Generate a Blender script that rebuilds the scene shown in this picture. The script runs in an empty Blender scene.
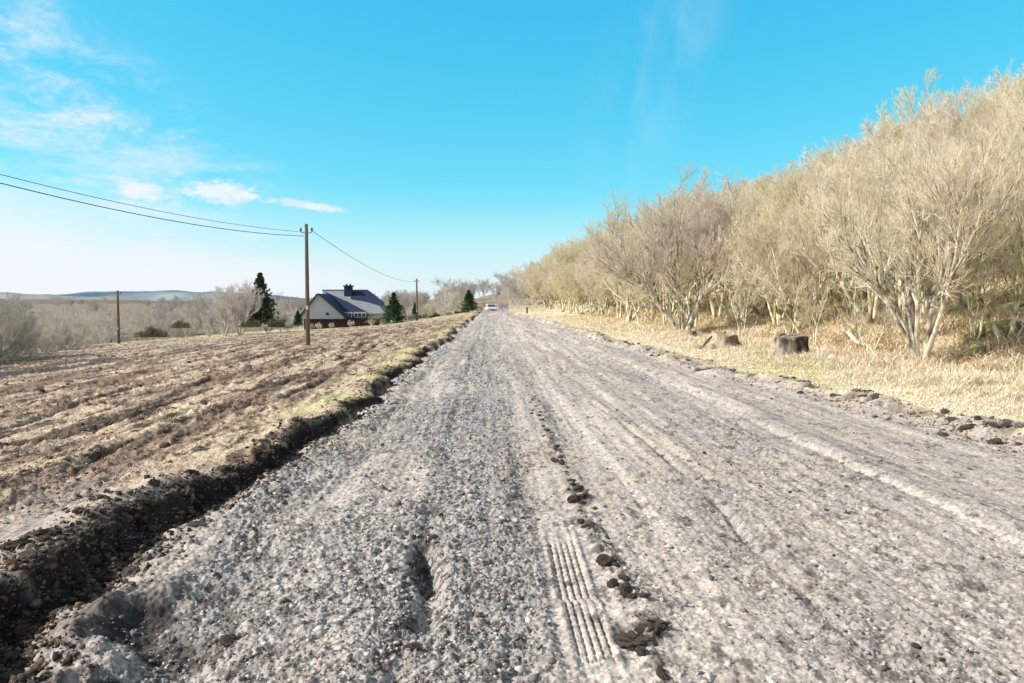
import bpy, math, random
import numpy as np
from mathutils import Vector
PI = math.pi
R = math.radians
random.seed(7)
RNG = np.random.default_rng(11)
S = bpy.context.scene
COL = S.collection
F = 740.0            # focal length in pixels
CAMZ = 1.6
SUN_AZ, SUN_EL = -97.0, 36.0      # degrees; azimuth from +Y, positive to the right

# ------------------------------------------------------------------ camera
cd = bpy.data.cameras.new('camera'); cam = bpy.data.objects.new('camera', cd); COL.objects.link(cam)
cd.sensor_width = 36; cd.lens = F / 1024 * 36; cd.clip_end = 20000; cd.clip_start = 0.05
YAW, PITCH = math.atan(24 / F), math.atan(39.5 / F)
cam.location = (0, 0, CAMZ); cam.rotation_euler = (PI / 2 - PITCH, 0, -YAW)
S.camera = cam

def at(px, py, Y):
    """world point seen at photo position (px,py) with world depth Y"""
    u, v = (px - 512) / F, -(py - 341.5) / F
    d = np.array([u, math.cos(PITCH) + v * math.sin(PITCH), -math.sin(PITCH) + v * math.cos(PITCH)])
    c, s = math.cos(-YAW), math.sin(-YAW)
    d = np.array([d[0] * c - d[1] * s, d[0] * s + d[1] * c, d[2]])
    d = d / d[1] * Y
    return float(d[0]), float(Y), float(CAMZ + d[2])

# ------------------------------------------------------------------ noise
def _h(ix, iy, s):
    n = (ix.astype(np.int64) * 374761393 + iy.astype(np.int64) * 668265263 + s * 974711) & 0x7fffffff
    n = ((n ^ (n >> 13)) * 1274126177) & 0x7fffffff
    n = (n ^ (n >> 16)) & 0x7fffffff
    n = (n * 69069 + 12345) & 0x7fffffff
    return ((n >> 8) & 0xffff) / 65535.0
def vn(x, y, s=0):
    ix, iy = np.floor(x), np.floor(y); fx, fy = x - ix, y - iy
    fx = fx * fx * (3 - 2 * fx); fy = fy * fy * (3 - 2 * fy)
    a, b, c, d = _h(ix, iy, s), _h(ix + 1, iy, s), _h(ix, iy + 1, s), _h(ix + 1, iy + 1, s)
    return (a * (1 - fx) + b * fx) * (1 - fy) + (c * (1 - fx) + d * fx) * fy
def fbm(x, y, s=0, o=4, g=0.5):
    t, a, n = 0, 1, 0
    for i in range(o):
        t = t + a * vn(x * 2 ** i + 17.3 * i, y * 2 ** i - 9.1 * i, s + i); n += a; a *= g
    return t / n          # 0..1
def sm(a, b, x):
    t = np.clip((x - a) / (b - a), 0, 1); return t * t * (3 - 2 * t)
def bell(x, c, w): return np.exp(-((x - c) / w) ** 2)

# ------------------------------------------------------------------ terrain
def xl(y):     # left edge of the track (lip of the bank)
    return np.interp(y, [0, 4, 6, 9, 12, 17, 36, 60, 110, 200], [-2.60, -2.58, -2.5, -2.34, -2.16, -1.98, -1.85, -1.7, -1.2, -1.0]) \
        + (fbm(y * 0.55, y * 0 + 3, 5, 3) - .5) * 0.6 + (fbm(y * 1.9, y * 0 + 8, 6, 4, .6) - .5) * 0.55
def xr(y):
    return np.interp(y, [0, 8, 12, 16, 25, 50, 110, 200], [6.3, 5.95, 5.6, 5.15, 4.8, 4.6, 3.6, 3.4]) \
        + (fbm(y * 0.7, y * 0 + 5, 15, 3) - .5) * 0.5
def field_edge(y):   # where the stripped field gives way to scrub (x)
    return -np.interp(y, [0, 20, 34, 50, 80, 100, 125], [24, 23, 22.5, 29, 42, 40, 30])

def terrain(x, y, fine=True):
    x = np.asarray(x, float); y = np.asarray(y, float)
    L, Rr = xl(y), xr(y)
    dl = x - L; dr = x - Rr
    nearf = 1 - sm(40, 90, y)
    road = sm(0.0, 0.25, dl) * (1 - sm(-0.1, 0.15, dr))
    left = 1 - sm(-0.03, 0.14, dl)
    right = sm(-0.1, 0.5, dr)
    # large forms
    zl = np.interp(y, [0, 5, 10, 30], [.09, .06, .02, .02]) - 0.066 * np.clip(-x - 3, 0, 26) - 0.012 * np.clip(y - 40, 0, 60) * sm(3, 14, -x)
    zl = zl - 0.055 * np.clip(-x - 29, 0, 90)
    fe = field_edge(y)
    zl = zl - 1.2 * sm(0, 10, fe - x) * (1 - sm(100, 160, y))
    rise = sm(130, 420, np.hypot(x, y) * 1.0) * 6
    zl = np.maximum(zl, -6) + rise * sm(5, 60, -x)
    wood = np.clip(x - 10.3, 0, 45)
    zr = 0.07 + 0.05 * sm(6, 10, x) + 0.225 * wood * sm(0, 2.5, wood) + 0.06 * np.clip(x - 55, 0, 400)
    zr = zr + (fbm(x * .25, y * .25, 71) - .5) * 1.1 * sm(11, 16, x)
    far = sm(115, 330, y) * 9 * sm(-30, 30, x)
    z = left * zl + right * (zr - 0)
    z = z + far + 0.004 * np.clip(y - 60, 0, 60) * 0
    if not fine: return z
    # ---- track surface
    a = (fbm(x * 2.2, y * 0.16, 21, 4) - .5) * 0.10
    ripple = (fbm(x * 6.5, y * 0.5, 22, 3) - .5) * 0.035 + (fbm(x * 7, y * .10, 106, 4, .65) - .5) * .03
    clump = (fbm(x * 7, y * 7, 23, 4, .6) - .5) * .045
    grit = fbm(x * 38, y * 38, 24, 3, .6)
    gm = gravel_mask(x, y)
    tr = a * .75 + ripple + clump * (.35 + .5 * gm) + (grit - .5) * (0.018 + 0.036 * gm)
    for c, w, dpt in ((-.42, .07, .10), (.74, .09, -.015), (1.72, .035, .035), (2.05, .11, -.03), (-1.35, .16, .05), (0.02, .18, .02), (3.4, .2, .03), (3.75, .15, -.035), (4.4, .25, .03)):
        cc = c + (fbm(y * .5, y * 0 + c * 7, 31, 2) - .5) * .25
        pat = sm(.42, .62, fbm(y * 1.3, y * 0 + c * 3, 33, 3))
        if c == -.42: pat = pat * sm(2.6, 3.3, y) * (1 - sm(5.4, 6.5, y)) * 1.4 + .25 * pat
        tr = tr - dpt * bell(x, cc, w) * (pat + .15)
    tr = tr + .045 * bell(x, .74 + (fbm(y * .5, y * 0 + .74 * 7, 31, 2) - .5) * .25, .07) * sm(.52, .8, fbm(x * 9, y * 9, 36, 4, .65)) * (1 - sm(9, 13, y))
    # machine ripples across the right half
    tr = tr + .006 * np.sin(y * 42 + 3 * fbm(x * .8, y * .8, 41, 2)) * bell(x, 2.4, 1.6) * sm(.45, .7, fbm(x * .9, y * .5, 42, 2)) * (1 - sm(7, 12, y))
    # tread print
    c = .505 + .014 * np.sin(y * 1.3) - .016 * sm(3.9, 3.94, y)
    inside = (1 - sm(.075, .095, np.abs(x - c))) * sm(3.2, 3.4, y) * (1 - sm(4.6, 5.1, y))
    g = np.abs(np.sin((x - c) / .038 * PI)) ; lug = np.sin((y + .25 * np.abs(x - c)) / .034 * PI)
    tread = -.010 - .045 * (1 - sm(.25, .65, g)) * (.65 + .35 * np.clip(lug * 2, -1, 1))
    wv = sm(.36, .56, fbm(x * 5, y * 2.6, 43, 4))
    tr = tr * (1 - .8 * inside) + inside * tread * (.15 + .85 * wv)
    tr = tr + .012 * bell(np.abs(x - c), .105, .018) * sm(3.0, 3.2, y) * (1 - sm(5, 5.6, y))
    # ---- ditch under the bank
    dw = np.interp(y, [0, 4.5, 8, 20], [1.5, 1.2, .75, .8])
    ditch = -(.05 + .06 * nearf) * bell(dl, .20 * dw, .15 * dw) * (1.9 * fbm(y * 1.0, x * 1.2, 51, 4) - .1)
    spur = .035 * bell(dl, .62, .13) * (1 - sm(3.9, 4.8, y)) * (.1 + 1.8 * fbm(x * 9, y * 9, 52, 4, .65)) - .10 * bell(dl, .92, .2) * (1 - sm(3.7, 4.5, y))
    z = z + road * (tr + spur) + ditch + .06 * (fbm(x * 9, y * 9, 53, 4) - .5) * bell(dl, .25, .6) * 2
    # ---- field
    lip = (.05 + .26 * (fbm(y * 1.3, x * .8, 61, 4) - .4)) * bell(dl, -.22, .30)
    fur = (fbm(x * 1.7, y * .22, 62, 4) - .5) * .15 + (fbm((x + y * .05) * 5, y * .5, 63, 4) - .5) * .08
    fur = fur - .09 * field_ruts(x, y)
    clod = (fbm(x * 8, y * 8, 64, 4) - .5) * .12 + (fbm(x * 27, y * 27, 65, 3) - .5) * .035
    keep = sm(0, 1.6, -dl) * .75 + .25
    z = z + left * (lip + (fur + clod * (.6 + .6 * sm(.4, .6, fbm(x * .8, y * .5, 66, 3)))) * keep * (1 - .6 * sm(30, 80, y)))
    # ---- verge
    wr = (.10 * bell(dr, .15, .33)) * (.25 + 1.3 * sm(.35, .7, fbm(x * 1.6, y * 1.6, 67, 4)))
    z = z + wr + right * ((fbm(x * 1.3, y * 1.3, 68, 4) - .5) * .16 + (fbm(x * 9, y * 9, 69, 3) - .5) * .04)
    return z

def field_ruts(x, y):
    x = np.asarray(x, float); y = np.asarray(y, float); res = np.zeros(x.shape); m = (x < -2.6) & (x > -24) & (y > 0) & (y < 130)
    if m.any(): res[m] = _ruts(x[m], y[m])
    return res
def _ruts(x, y):
    o = 0
    for i, (c, w) in enumerate(((-3.7, .09), (-4.5, .12), (-5.6, .10), (-6.3, .16), (-7.6, .14), (-8.8, .18), (-10.2, .16), (-11.6, .22), (-13.6, .2), (-15.5, .25), (-18, .25))):
        cc = c + (fbm(y * .16, y * 0 + i * 3.7, 161, 3) - .5) * 1.6 - .03 * (y - 15)
        o = o + bell(x, cc, w) * sm(.40, .54, fbm(y * .45, y * 0 + i * 5.1, 162, 3)) * (.35 + .9 * fbm(x * 5, y * 3, 163, 3))
    return np.clip(o, 0, 1)
def gravel_mask(x, y):
    base = bell(x, -.15, .85) * 1.0 + bell(x, -1.7, .5) * .75 + bell(x, 1.9, .5) * .5 * (1 - sm(3, 9, y)) + bell(x, 3.0, .5) * .4
    base = base * (1 - .85 * bell(x, .5, .24) * (1 - sm(12, 25, y)))
    return np.clip(base * (.35 + 1.1 * sm(.3, .65, fbm(x * 1.5, y * .45, 81, 3))), 0, 1)

def mixc(a, b, t): return a * (1 - t[:, None]) + np.array(b)[None, :] * t[:, None]
def ground_colour(x, y):
    n = len(x)
    L, Rr = xl(y), xr(y); dl = x - L; dr = x - Rr
    gm = gravel_mask(x, y)
    rc = np.tile(np.array([.70, .62, .57]), (n, 1))
    rc = mixc(rc, (.55, .49, .455), sm(.35, .7, fbm(x * 1.9, y * .22, 101, 4)))
    st = fbm(x * 7, y * .10, 106, 4, .65) * .6 + fbm(x * 2.4, y * .06, 107, 3) * .4
    rc = mixc(rc, (.48, .425, .40), .75 * sm(.50, .62, st))
    rc = mixc(rc, (.76, .69, .64), .45 * (1 - sm(.36, .47, st)))
    rc = mixc(rc, (.40, .395, .395), gm * .7)
    rc = mixc(rc, (.66, .55, .43), .35 * sm(.55, .75, fbm(x * 1.1, y * .7, 102, 4)))
    rc = mixc(rc, (.10, .085, .085), .85 * sm(.52, .64, fbm(x * 20, y * 20, 105, 4, .65)) * (.28 + .72 * gm) * (1 - sm(18, 34, y)))  # black specks painted as shadowed gaps between the stones
    rc = mixc(rc, (.13, .11, .105), .75 * sm(.60, .70, fbm(x * 13, y * 6.0, 103, 5, .66)))
    rc = mixc(rc, (.06, .05, .05), .85 * bell(x, -.42, .07) * sm(2.8, 3.3, y) * (1 - sm(5.4, 6.5, y)) * sm(.4, .6, fbm(x * 8, y * 3, 104, 3)))
    rc = mixc(rc, (.44, .41, .41), .5 * bell(x, .02, .16) * sm(4, 8, y))
    # field
    fc = np.tile(np.array([.68, .55, .415]), (n, 1))
    m1 = fbm((x + y * .05) * 2.6, y * .30, 111, 6, .66)
    fc = mixc(fc, (.26, .175, .13), sm(.44, .55, m1) * .88)
    fc = mixc(fc, (.09, .058, .045), sm(.50, .66, fbm((x + y * .1) * 6.0, y * 2.2, 112, 5, .66)) * .95)
    fc = mixc(fc, (.055, .038, .03), .95 * field_ruts(x, y))
    fc = mixc(fc, (.53, .48, .45), .7 * (1 - sm(5, 8, y)) * sm(-4.6, -3.0, x))
    # darker soil strips toward the far left
    dk = sm(13, 16, -x) * (1 - sm(21, 24, -x)) * sm(19, 23, y) * (1 - sm(31, 37, y))
    dk = np.maximum(dk, sm(8, 12, -x) * (1 - sm(17, 21, -x)) * sm(38, 40, y) * (1 - sm(43, 46, y)) * .7)
    fc = mixc(fc, (.10, .075, .08), dk * sm(.38, .58, fbm(x * .9, y * .5, 113, 4)))
    # green-yellow tufts on the lip
    gr = bell(dl, -.45, .5) * sm(7.5, 11, y) * (1 - sm(45, 70, y)) * sm(.36, .62, fbm(x * 1.2, y * .6, 114, 4))
    fc = mixc(fc, (.60, .58, .32), gr * .85)
    fc = mixc(fc, (.62, .57, .34), .7 * sm(60, 85, y) * sm(.3, .6, fbm(x * .2, y * .1, 115, 3)))
    fc = mixc(fc, (.19, .15, .10), sm(-1, 5, field_edge(y) - x))
    # verge / wood floor
    vc = np.tile(np.array([.82, .73, .56]), (n, 1))
    vc = mixc(vc, (.64, .62, .32), .6 * sm(.45, .68, fbm(x * .8, y * .35, 121, 4)) * (1 - sm(3.0, 5.0, dr)))
    vc = mixc(vc, (.62, .50, .36), .7 * sm(.5, .7, fbm(x * 1.1, y * 1.1, 122, 4)))
    vc = mixc(vc, (.70, .60, .42), sm(9.5, 13, x) * .8)
    vc = mixc(vc, (.48, .48, .18), sm(10.5, 12.5, x) * sm(.48, .62, fbm(x * .5, y * .5, 123, 4)) * .6)
    vc = mixc(vc, (.13, .09, .07), .85 * bell(dr, .12, .34) * sm(.33, .62, fbm(x * 2.5, y * 2.5, 124, 4)))
    t = sm(-.02, .2, dl); c = fc * (1 - t[:, None]) + rc * t[:, None]
    t = sm(-.12, .35, dr + (fbm(x * 4, y * 4, 125, 3) - .5) * .6); c = c * (1 - t[:, None]) + vc * t[:, None]
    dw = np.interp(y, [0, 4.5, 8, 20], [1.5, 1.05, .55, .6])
    ditch_shade = np.clip(bell(dl, .13 * dw, .12 * dw) * 1.15, 0, 1) * sm(.22, .45, fbm(y * 1.1, x * 1.6, 130, 4)) * sm(.15, .5, fbm(x * 3, y * 2, 126, 3) + .25) * (1 - .35 * sm(25, 60, y))  # dark ditch soil, blackened further to hold its shade in the colour
    ditch_shade = np.maximum(ditch_shade, .95 * bell(dl, .80, .34) * sm(.36, .5, fbm(x * 4, y * 4, 132, 4)) * (1 - sm(3.8, 4.5, y)))
    face = bell(dl, .02, .16 * dw) * sm(.30, .5, fbm(x * 5, y * 4, 128, 4) + .10); c = mixc(c, (.018, .014, .014), np.clip(face * .95, 0, 1))  # shade of the bank face painted near-black
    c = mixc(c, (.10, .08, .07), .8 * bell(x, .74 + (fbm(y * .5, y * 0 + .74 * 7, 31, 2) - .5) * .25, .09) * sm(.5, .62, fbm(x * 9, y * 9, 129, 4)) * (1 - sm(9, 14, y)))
    c = mixc(c, (.020, .017, .020), np.clip(ditch_shade * .97, 0, 1))
    farm = sm(100, 200, np.hypot(x, y))
    c = mixc(c, (.33, .27, .21), farm * .9)
    sp = (fbm(x * 30, y * 30, 127, 3, .7) - .5)
    return np.clip(c * (1 + sp[:, None] * .75), 0.008, 1)

# ------------------------------------------------------------------ mesh helpers
def mesh_np(name, verts, faces, mat=None, parent=None, smooth=False, attrs=None):
    me = bpy.data.meshes.new(name)
    verts = np.asarray(verts, np.float32); faces = np.asarray(faces, np.int32)
    me.vertices.add(len(verts)); me.vertices.foreach_set('co', verts.ravel())
    k = faces.shape[1]; n = len(faces)
    me.loops.add(n * k); me.loops.foreach_set('vertex_index', faces.ravel())
    me.polygons.add(n); me.polygons.foreach_set('loop_start', np.arange(0, n * k, k, dtype=np.int32))
    me.polygons.foreach_set('loop_total', np.full(n, k, np.int32))
    if smooth: me.polygons.foreach_set('use_smooth', np.ones(n, bool))
    me.update(calc_edges=True)
    if attrs:
        for an, arr in attrs.items():
            if arr.ndim == 2:
                a = me.attributes.new(an, 'FLOAT_COLOR', 'POINT'); c4 = np.ones((len(arr), 4), np.float32); c4[:, :3] = arr
                a.data.foreach_set('color', c4.ravel())
            else:
                a = me.attributes.new(an, 'FLOAT', 'POINT'); a.data.foreach_set('value', arr.astype(np.float32))
    if mat: me.materials.append(mat)
    o = bpy.data.objects.new(name, me); COL.objects.link(o)
    if parent: o.parent = parent
    return o
class MB:
    def __init__(s): s.v = []; s.f = []
    def poly(s, pts):
        b = len(s.v); s.v += [tuple(p) for p in pts]; s.f.append(tuple(range(b, b + len(pts))))
    def box(s, x0, x1, y0, y1, z0, z1):
        b = len(s.v)
        s.v += [(x0, y0, z0), (x1, y0, z0), (x1, y1, z0), (x0, y1, z0), (x0, y0, z1), (x1, y0, z1), (x1, y1, z1), (x0, y1, z1)]
        s.f += [(b, b+3, b+2, b+1), (b+4, b+5, b+6, b+7), (b, b+1, b+5, b+4), (b+1, b+2, b+6, b+5), (b+2, b+3, b+7, b+6), (b+3, b, b+4, b+7)]
        return s
    def prism(s, prof, y0, y1, axis='y'):
        n = len(prof); b = len(s.v)
        for yy in (y0, y1):
            for (a, c) in prof: s.v.append((a, yy, c) if axis == 'y' else (yy, a, c))
        s.f.append(tuple(range(b, b + n))); s.f.append(tuple(range(b + 2 * n - 1, b + n - 1, -1)))
        for i in range(n):
            j = (i + 1) % n; s.f.append((b + i, b + n + i, b + n + j, b + j))
        return s
    def tube(s, pts, rads, n=8, cap=True):
        pts = [Vector(p) for p in pts]; b = len(s.v)
        if not hasattr(rads, '__len__'): rads = [rads] * len(pts)
        for i, p in enumerate(pts):
            d = (pts[min(i + 1, len(pts) - 1)] - pts[max(i - 1, 0)]).normalized()
            ref = Vector((0, 1, 0)) if abs(d.z) > .7 else Vector((0, 0, 1))
            u = d.cross(ref).normalized(); w = d.cross(u)
            for k in range(n):
                a = 2 * PI * k / n; s.v.append(tuple(p + rads[i] * (u * math.cos(a) + w * math.sin(a))))
        for i in range(len(pts) - 1):
            for k in range(n):
                j = (k + 1) % n; s.f.append((b + i*n + k, b + i*n + j, b + (i+1)*n + j, b + (i+1)*n + k))
        if cap: s.f.append(tuple(b + k for k in range(n))); s.f.append(tuple(b + (len(pts)-1)*n + k for k in reversed(range(n))))
        return s
    def build(s, name, mat, parent=None, smooth=False, bevel=0):
        me = bpy.data.meshes.new(name); me.from_pydata(s.v, [], s.f); me.materials.append(mat)
        import bmesh
        bm = bmesh.new(); bm.from_mesh(me); bmesh.ops.recalc_face_normals(bm, faces=bm.faces)
        if bevel: bmesh.ops.bevel(bm, geom=list(bm.edges), offset=bevel, segments=2, affect='EDGES')
        bm.to_mesh(me); bm.free()
        if smooth: me.polygons.foreach_set('use_smooth', np.ones(len(me.polygons), bool))
        o = bpy.data.objects.new(name, me); COL.objects.link(o)
        if parent: o.parent = parent
        return o
def tag(o, label=None, cat=None, group=None, kind=None):
    if label: o['label'] = label
    if cat: o['category'] = cat
    if group: o['group'] = group
    if kind: o['kind'] = kind
    return o
def empty(name, loc=(0, 0, 0), rz=0):
    o = bpy.data.objects.new(name, None); COL.objects.link(o); o.location = loc; o.rotation_euler = (0, 0, rz)
    o.empty_display_size = .2
    return o
def dup(root, loc, rz, s=1.0, label=None, group=None, sz=None):
    r = root.copy(); COL.objects.link(r); r.location = loc; r.rotation_euler = (0, 0, rz); r.scale = (s, s, sz or s)
    if label: r['label'] = label
    if group: r['group'] = group
    for ch in list(root.children):
        c = ch.copy(); COL.objects.link(c); c.parent = r
    return r
def gz(x, y): return float(terrain(np.array([x]), np.array([y]))[0])

# ------------------------------------------------------------------ materials
def mat(name, rough=.9):
    m = bpy.data.materials.new(name); m.use_nodes = True
    b = m.node_tree.nodes['Principled BSDF']; b.inputs['Roughness'].default_value = rough
    b.inputs['Specular IOR Level'].default_value = .15
    return m, m.node_tree, b
def noise_mat(name, c1, c2, scale=5, rough=.9, c3=None, scale3=1.0, rnd=0.0, bump=.0, coord='Object', lo=.35, hi=.65, stretch=None):
    m, nt, b = mat(name, rough); N = nt.nodes.new; Lk = nt.links.new
    tc = N('ShaderNodeTexCoord'); src = tc.outputs[coord]
    if stretch:
        mp = N('ShaderNodeMapping'); mp.inputs['Scale'].default_value = stretch; Lk(src, mp.inputs[0]); src = mp.outputs[0]
    n1 = N('ShaderNodeTexNoise'); n1.inputs['Scale'].default_value = scale; n1.inputs['Detail'].default_value = 6; Lk(src, n1.inputs['Vector'])
    r = N('ShaderNodeMapRange'); r.inputs[1].default_value = lo; r.inputs[2].default_value = hi; Lk(n1.outputs[0], r.inputs[0])
    mx = N('ShaderNodeMix'); mx.data_type = 'RGBA'; mx.inputs[6].default_value = (*c1, 1); mx.inputs[7].default_value = (*c2, 1); Lk(r.outputs[0], mx.inputs[0])
    out = mx.outputs[2]
    if c3:
        n3 = N('ShaderNodeTexNoise'); n3.inputs['Scale'].default_value = scale3; n3.inputs['Detail'].default_value = 3; Lk(src, n3.inputs['Vector'])
        r3 = N('ShaderNodeMapRange'); r3.inputs[1].default_value = .45; r3.inputs[2].default_value = .62; Lk(n3.outputs[0], r3.inputs[0])
        m3 = N('ShaderNodeMix'); m3.data_type = 'RGBA'; Lk(out, m3.inputs[6]); m3.inputs[7].default_value = (*c3, 1); Lk(r3.outputs[0], m3.inputs[0]); out = m3.outputs[2]
    if rnd:
        oi = N('ShaderNodeObjectInfo'); hs = N('ShaderNodeHueSaturation')
        mr = N('ShaderNodeMapRange'); mr.inputs[3].default_value = 1 - rnd; mr.inputs[4].default_value = 1 + rnd; Lk(oi.outputs['Random'], mr.inputs[0]); Lk(mr.outputs[0], hs.inputs['Value'])
        w = N('ShaderNodeMath'); w.operation = 'MULTIPLY'; w.inputs[1].default_value = 7.31; Lk(oi.outputs['Random'], w.inputs[0])
        fr = N('ShaderNodeMath'); fr.operation = 'FRACT'; Lk(w.outputs[0], fr.inputs[0])
        mh = N('ShaderNodeMapRange'); mh.inputs[3].default_value = .48; mh.inputs[4].default_value = .515; Lk(fr.outputs[0], mh.inputs[0]); Lk(mh.outputs[0], hs.inputs['Hue'])
        ms = N('ShaderNodeMapRange'); ms.inputs[3].default_value = .7; ms.inputs[4].default_value = 1.15; Lk(fr.outputs[0], ms.inputs[0]); Lk(ms.outputs[0], hs.inputs['Saturation'])
        Lk(out, hs.inputs['Color']); out = hs.outputs[0]
    Lk(out, b.inputs['Base Color'])
    if bump:
        bp = N('ShaderNodeBump'); bp.inputs['Strength'].default_value = bump; bp.inputs['Distance'].default_value = .03
        Lk(n1.outputs[0], bp.inputs['Height']); Lk(bp.outputs[0], b.inputs['Normal'])
    return m
def attr_mat(name, attr='col', nscale=0, bump=0, rough=.95, transl=0):
    m, nt, b = mat(name, rough); N = nt.nodes.new; Lk = nt.links.new
    a = N('ShaderNodeAttribute'); a.attribute_name = attr; out = a.outputs['Color']
    if nscale:
        g = N('ShaderNodeNewGeometry'); n = N('ShaderNodeTexNoise'); n.inputs['Scale'].default_value = nscale; n.inputs['Detail'].default_value = 5; n.inputs['Roughness'].default_value = .7
        Lk(g.outputs['Position'], n.inputs['Vector'])
        r = N('ShaderNodeMapRange'); r.inputs[1].default_value = .3; r.inputs[2].default_value = .7; r.inputs[3].default_value = .62; r.inputs[4].default_value = 1.3; Lk(n.outputs[0], r.inputs[0])
        mm = N('ShaderNodeVectorMath'); mm.operation = 'SCALE'; Lk(out, mm.inputs[0]); Lk(r.outputs[0], mm.inputs['Scale']); out = mm.outputs[0]
        if bump:
            bp = N('ShaderNodeBump'); bp.inputs['Strength'].default_value = bump; bp.inputs['Distance'].default_value = .02
            Lk(n.outputs[0], bp.inputs['Height']); Lk(bp.outputs[0], b.inputs['Normal'])
    Lk(out, b.inputs['Base Color'])
    return m
M = {}
M['ground'] = attr_mat('ground_soil', nscale=45, bump=.5)
M['stone'] = attr_mat('gravel_stone', nscale=60, rough=.85)
M['grass'] = attr_mat('dry_grass', rough=.8)
M['bark'] = noise_mat('pale_lichen_bark', (.94, .90, .74), (.66, .62, .34), 7, c3=(.22, .17, .12), scale3=5, rnd=.08, bump=.4, stretch=(1, 1, .5))
M['twig'] = noise_mat('pale_twigs', (.88, .80, .63), (.80, .74, .54), 1.2, c3=(.80, .68, .55), scale3=.45, rnd=.08)
M['scrubtwig'] = noise_mat('grey_scrub_twigs', (.80, .75, .67), (.64, .60, .50), 1.2, c3=(.58, .50, .44), scale3=.5, rnd=.2)
M['fartwig'] = noise_mat('hazy_far_twigs', (.66, .62, .57), (.56, .52, .48), 1.2, c3=(.54, .49, .47), scale3=.4, rnd=.15)
M['pine'] = noise_mat('dark_needles', (.030, .075, .045), (.08, .15, .06), 3, rnd=.1)
M['pinebark'] = noise_mat('brown_conifer_bark', (.12, .09, .07), (.2, .15, .11), 8)
M['clod'] = noise_mat('dark_earth_clod', (.13, .10, .085), (.34, .27, .23), 40, bump=1.0, rnd=.2)  # mottled brown, dark to mid tone
M['rock'] = noise_mat('pale_broken_stone', (.36, .32, .30), (.2, .18, .17), 12, bump=.5, rnd=.2)
M['stumpbark'] = noise_mat('grey_stump_bark', (.50, .44, .37), (.16, .125, .10), 9, bump=1.0, c3=(.05, .037, .035), scale3=3.5, stretch=(1, 1, .35))
M['palestump'] = noise_mat('bleached_stump_wood', (.66, .55, .44), (.40, .31, .25), 6, bump=.8, c3=(.2, .14, .11), scale3=3, stretch=(1, 1, .3))
M['cutwood'] = noise_mat('sawn_wood_end', (.55, .43, .30), (.38, .28, .19), 12)
M['pole'] = noise_mat('weathered_pole_wood', (.24, .19, .15), (.13, .10, .085), 6, stretch=(3, 3, .3), bump=.3)
M['metal'] = noise_mat('galvanised_metal', (.35, .36, .38), (.25, .26, .28), 10, rough=.5)
M['ceramic'] = noise_mat('brown_insulator', (.10, .05, .03), (.16, .08, .05), 10, rough=.3)
M['cable'] = noise_mat('black_cable', (.03, .03, .035), (.05, .05, .055), 10, rough=.6)
M['render'] = noise_mat('white_render', (.66, .71, .75), (.60, .65, .70), 2, rough=.9)
M['slate'] = noise_mat('grey_slate', (.34, .36, .40), (.22, .24, .28), 3, stretch=(1, 1, 4), bump=.3, rough=.7)
M['slate_shade_chimney'] = noise_mat('shaded_slate_and_chimney', (.022, .036, .085), (.04, .055, .11), 3, stretch=(1, 1, 4), rough=.6)  # same slate with its shade painted in; the chimney shares the colour
M['paintwhite'] = noise_mat('white_gloss_paint', (.78, .78, .78), (.72, .72, .73), 6, rough=.4)
M['brick'] = noise_mat('dark_red_brick', (.055, .030, .034), (.035, .018, .026), 5)
M['glass'] = noise_mat('window_glass', (.05, .07, .10), (.09, .12, .16), 2, rough=.08)
M['blackpaint'] = noise_mat('dark_trim', (.03, .035, .05), (.05, .05, .07), 4, rough=.5)
M['rubber'] = noise_mat('black_rubber', (.02, .02, .02), (.035, .035, .035), 8)
M['lamp'] = noise_mat('lamp_lens', (.7, .7, .72), (.55, .55, .58), 12, rough=.2)
M['moss'] = noise_mat('mossy_rock', (.50, .48, .20), (.36, .32, .20), 5, bump=.8, c3=(.14, .11, .09), scale3=2.2)

# ------------------------------------------------------------------ ground grid
def build_ground():
    kk = [-14, -9, -6, -4, -3, -2.2, -1.7, -1.35, -1.15, -1.0]
    dens = np.linspace(-.90, .90, 1150)
    kk = np.concatenate([kk, dens, [1.0, 1.15, 1.35, 1.7, 2.2, 3, 4, 6, 9, 14]])
    py = np.linspace(720, 316, 760) - 302
    yy = CAMZ * F / py
    y = np.concatenate([[-900, -150, -30, -8, -2, 0, .8, 1.5, 2.0, 2.3, 2.55], yy, np.geomspace(88, 8000, 60)])
    w = np.where(y > 2.5, y, 2.5 + (2.5 - y) * .8)
    X = kk[None, :] * w[:, None]; Y = np.repeat(y[:, None], len(kk), 1)
    xs, ys = X.ravel(), Y.ravel()
    Z = terrain(xs, ys)
    Z = np.where(np.hypot(xs, ys) > 600, Z * 0 + np.minimum(Z, 2), Z)
    V = np.stack([xs, ys, Z], 1)
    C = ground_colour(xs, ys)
    ny, nx = X.shape
    i = np.arange(ny - 1)[:, None] * nx + np.arange(nx - 1)[None, :]
    i = i.ravel(); Fq = np.stack([i, i + 1, i + nx + 1, i + nx], 1)
    cx, cy = xs[Fq].mean(1), ys[Fq].mean(1)
    L, Rr = xl(cy), xr(cy)
    zone = np.where(cx < L, 0, np.where(cx > Rr + .05, 2, 1)); zone = np.where((cy > 200) | (cy < -10), 2, zone)
    for zn, nm in ((0, 'field'), (1, 'dirt_road'), (2, 'ground')):
        f = Fq[zone == zn]; u, inv = np.unique(f, return_inverse=True)
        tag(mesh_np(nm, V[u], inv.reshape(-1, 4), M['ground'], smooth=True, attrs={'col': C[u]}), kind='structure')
build_ground()

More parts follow.
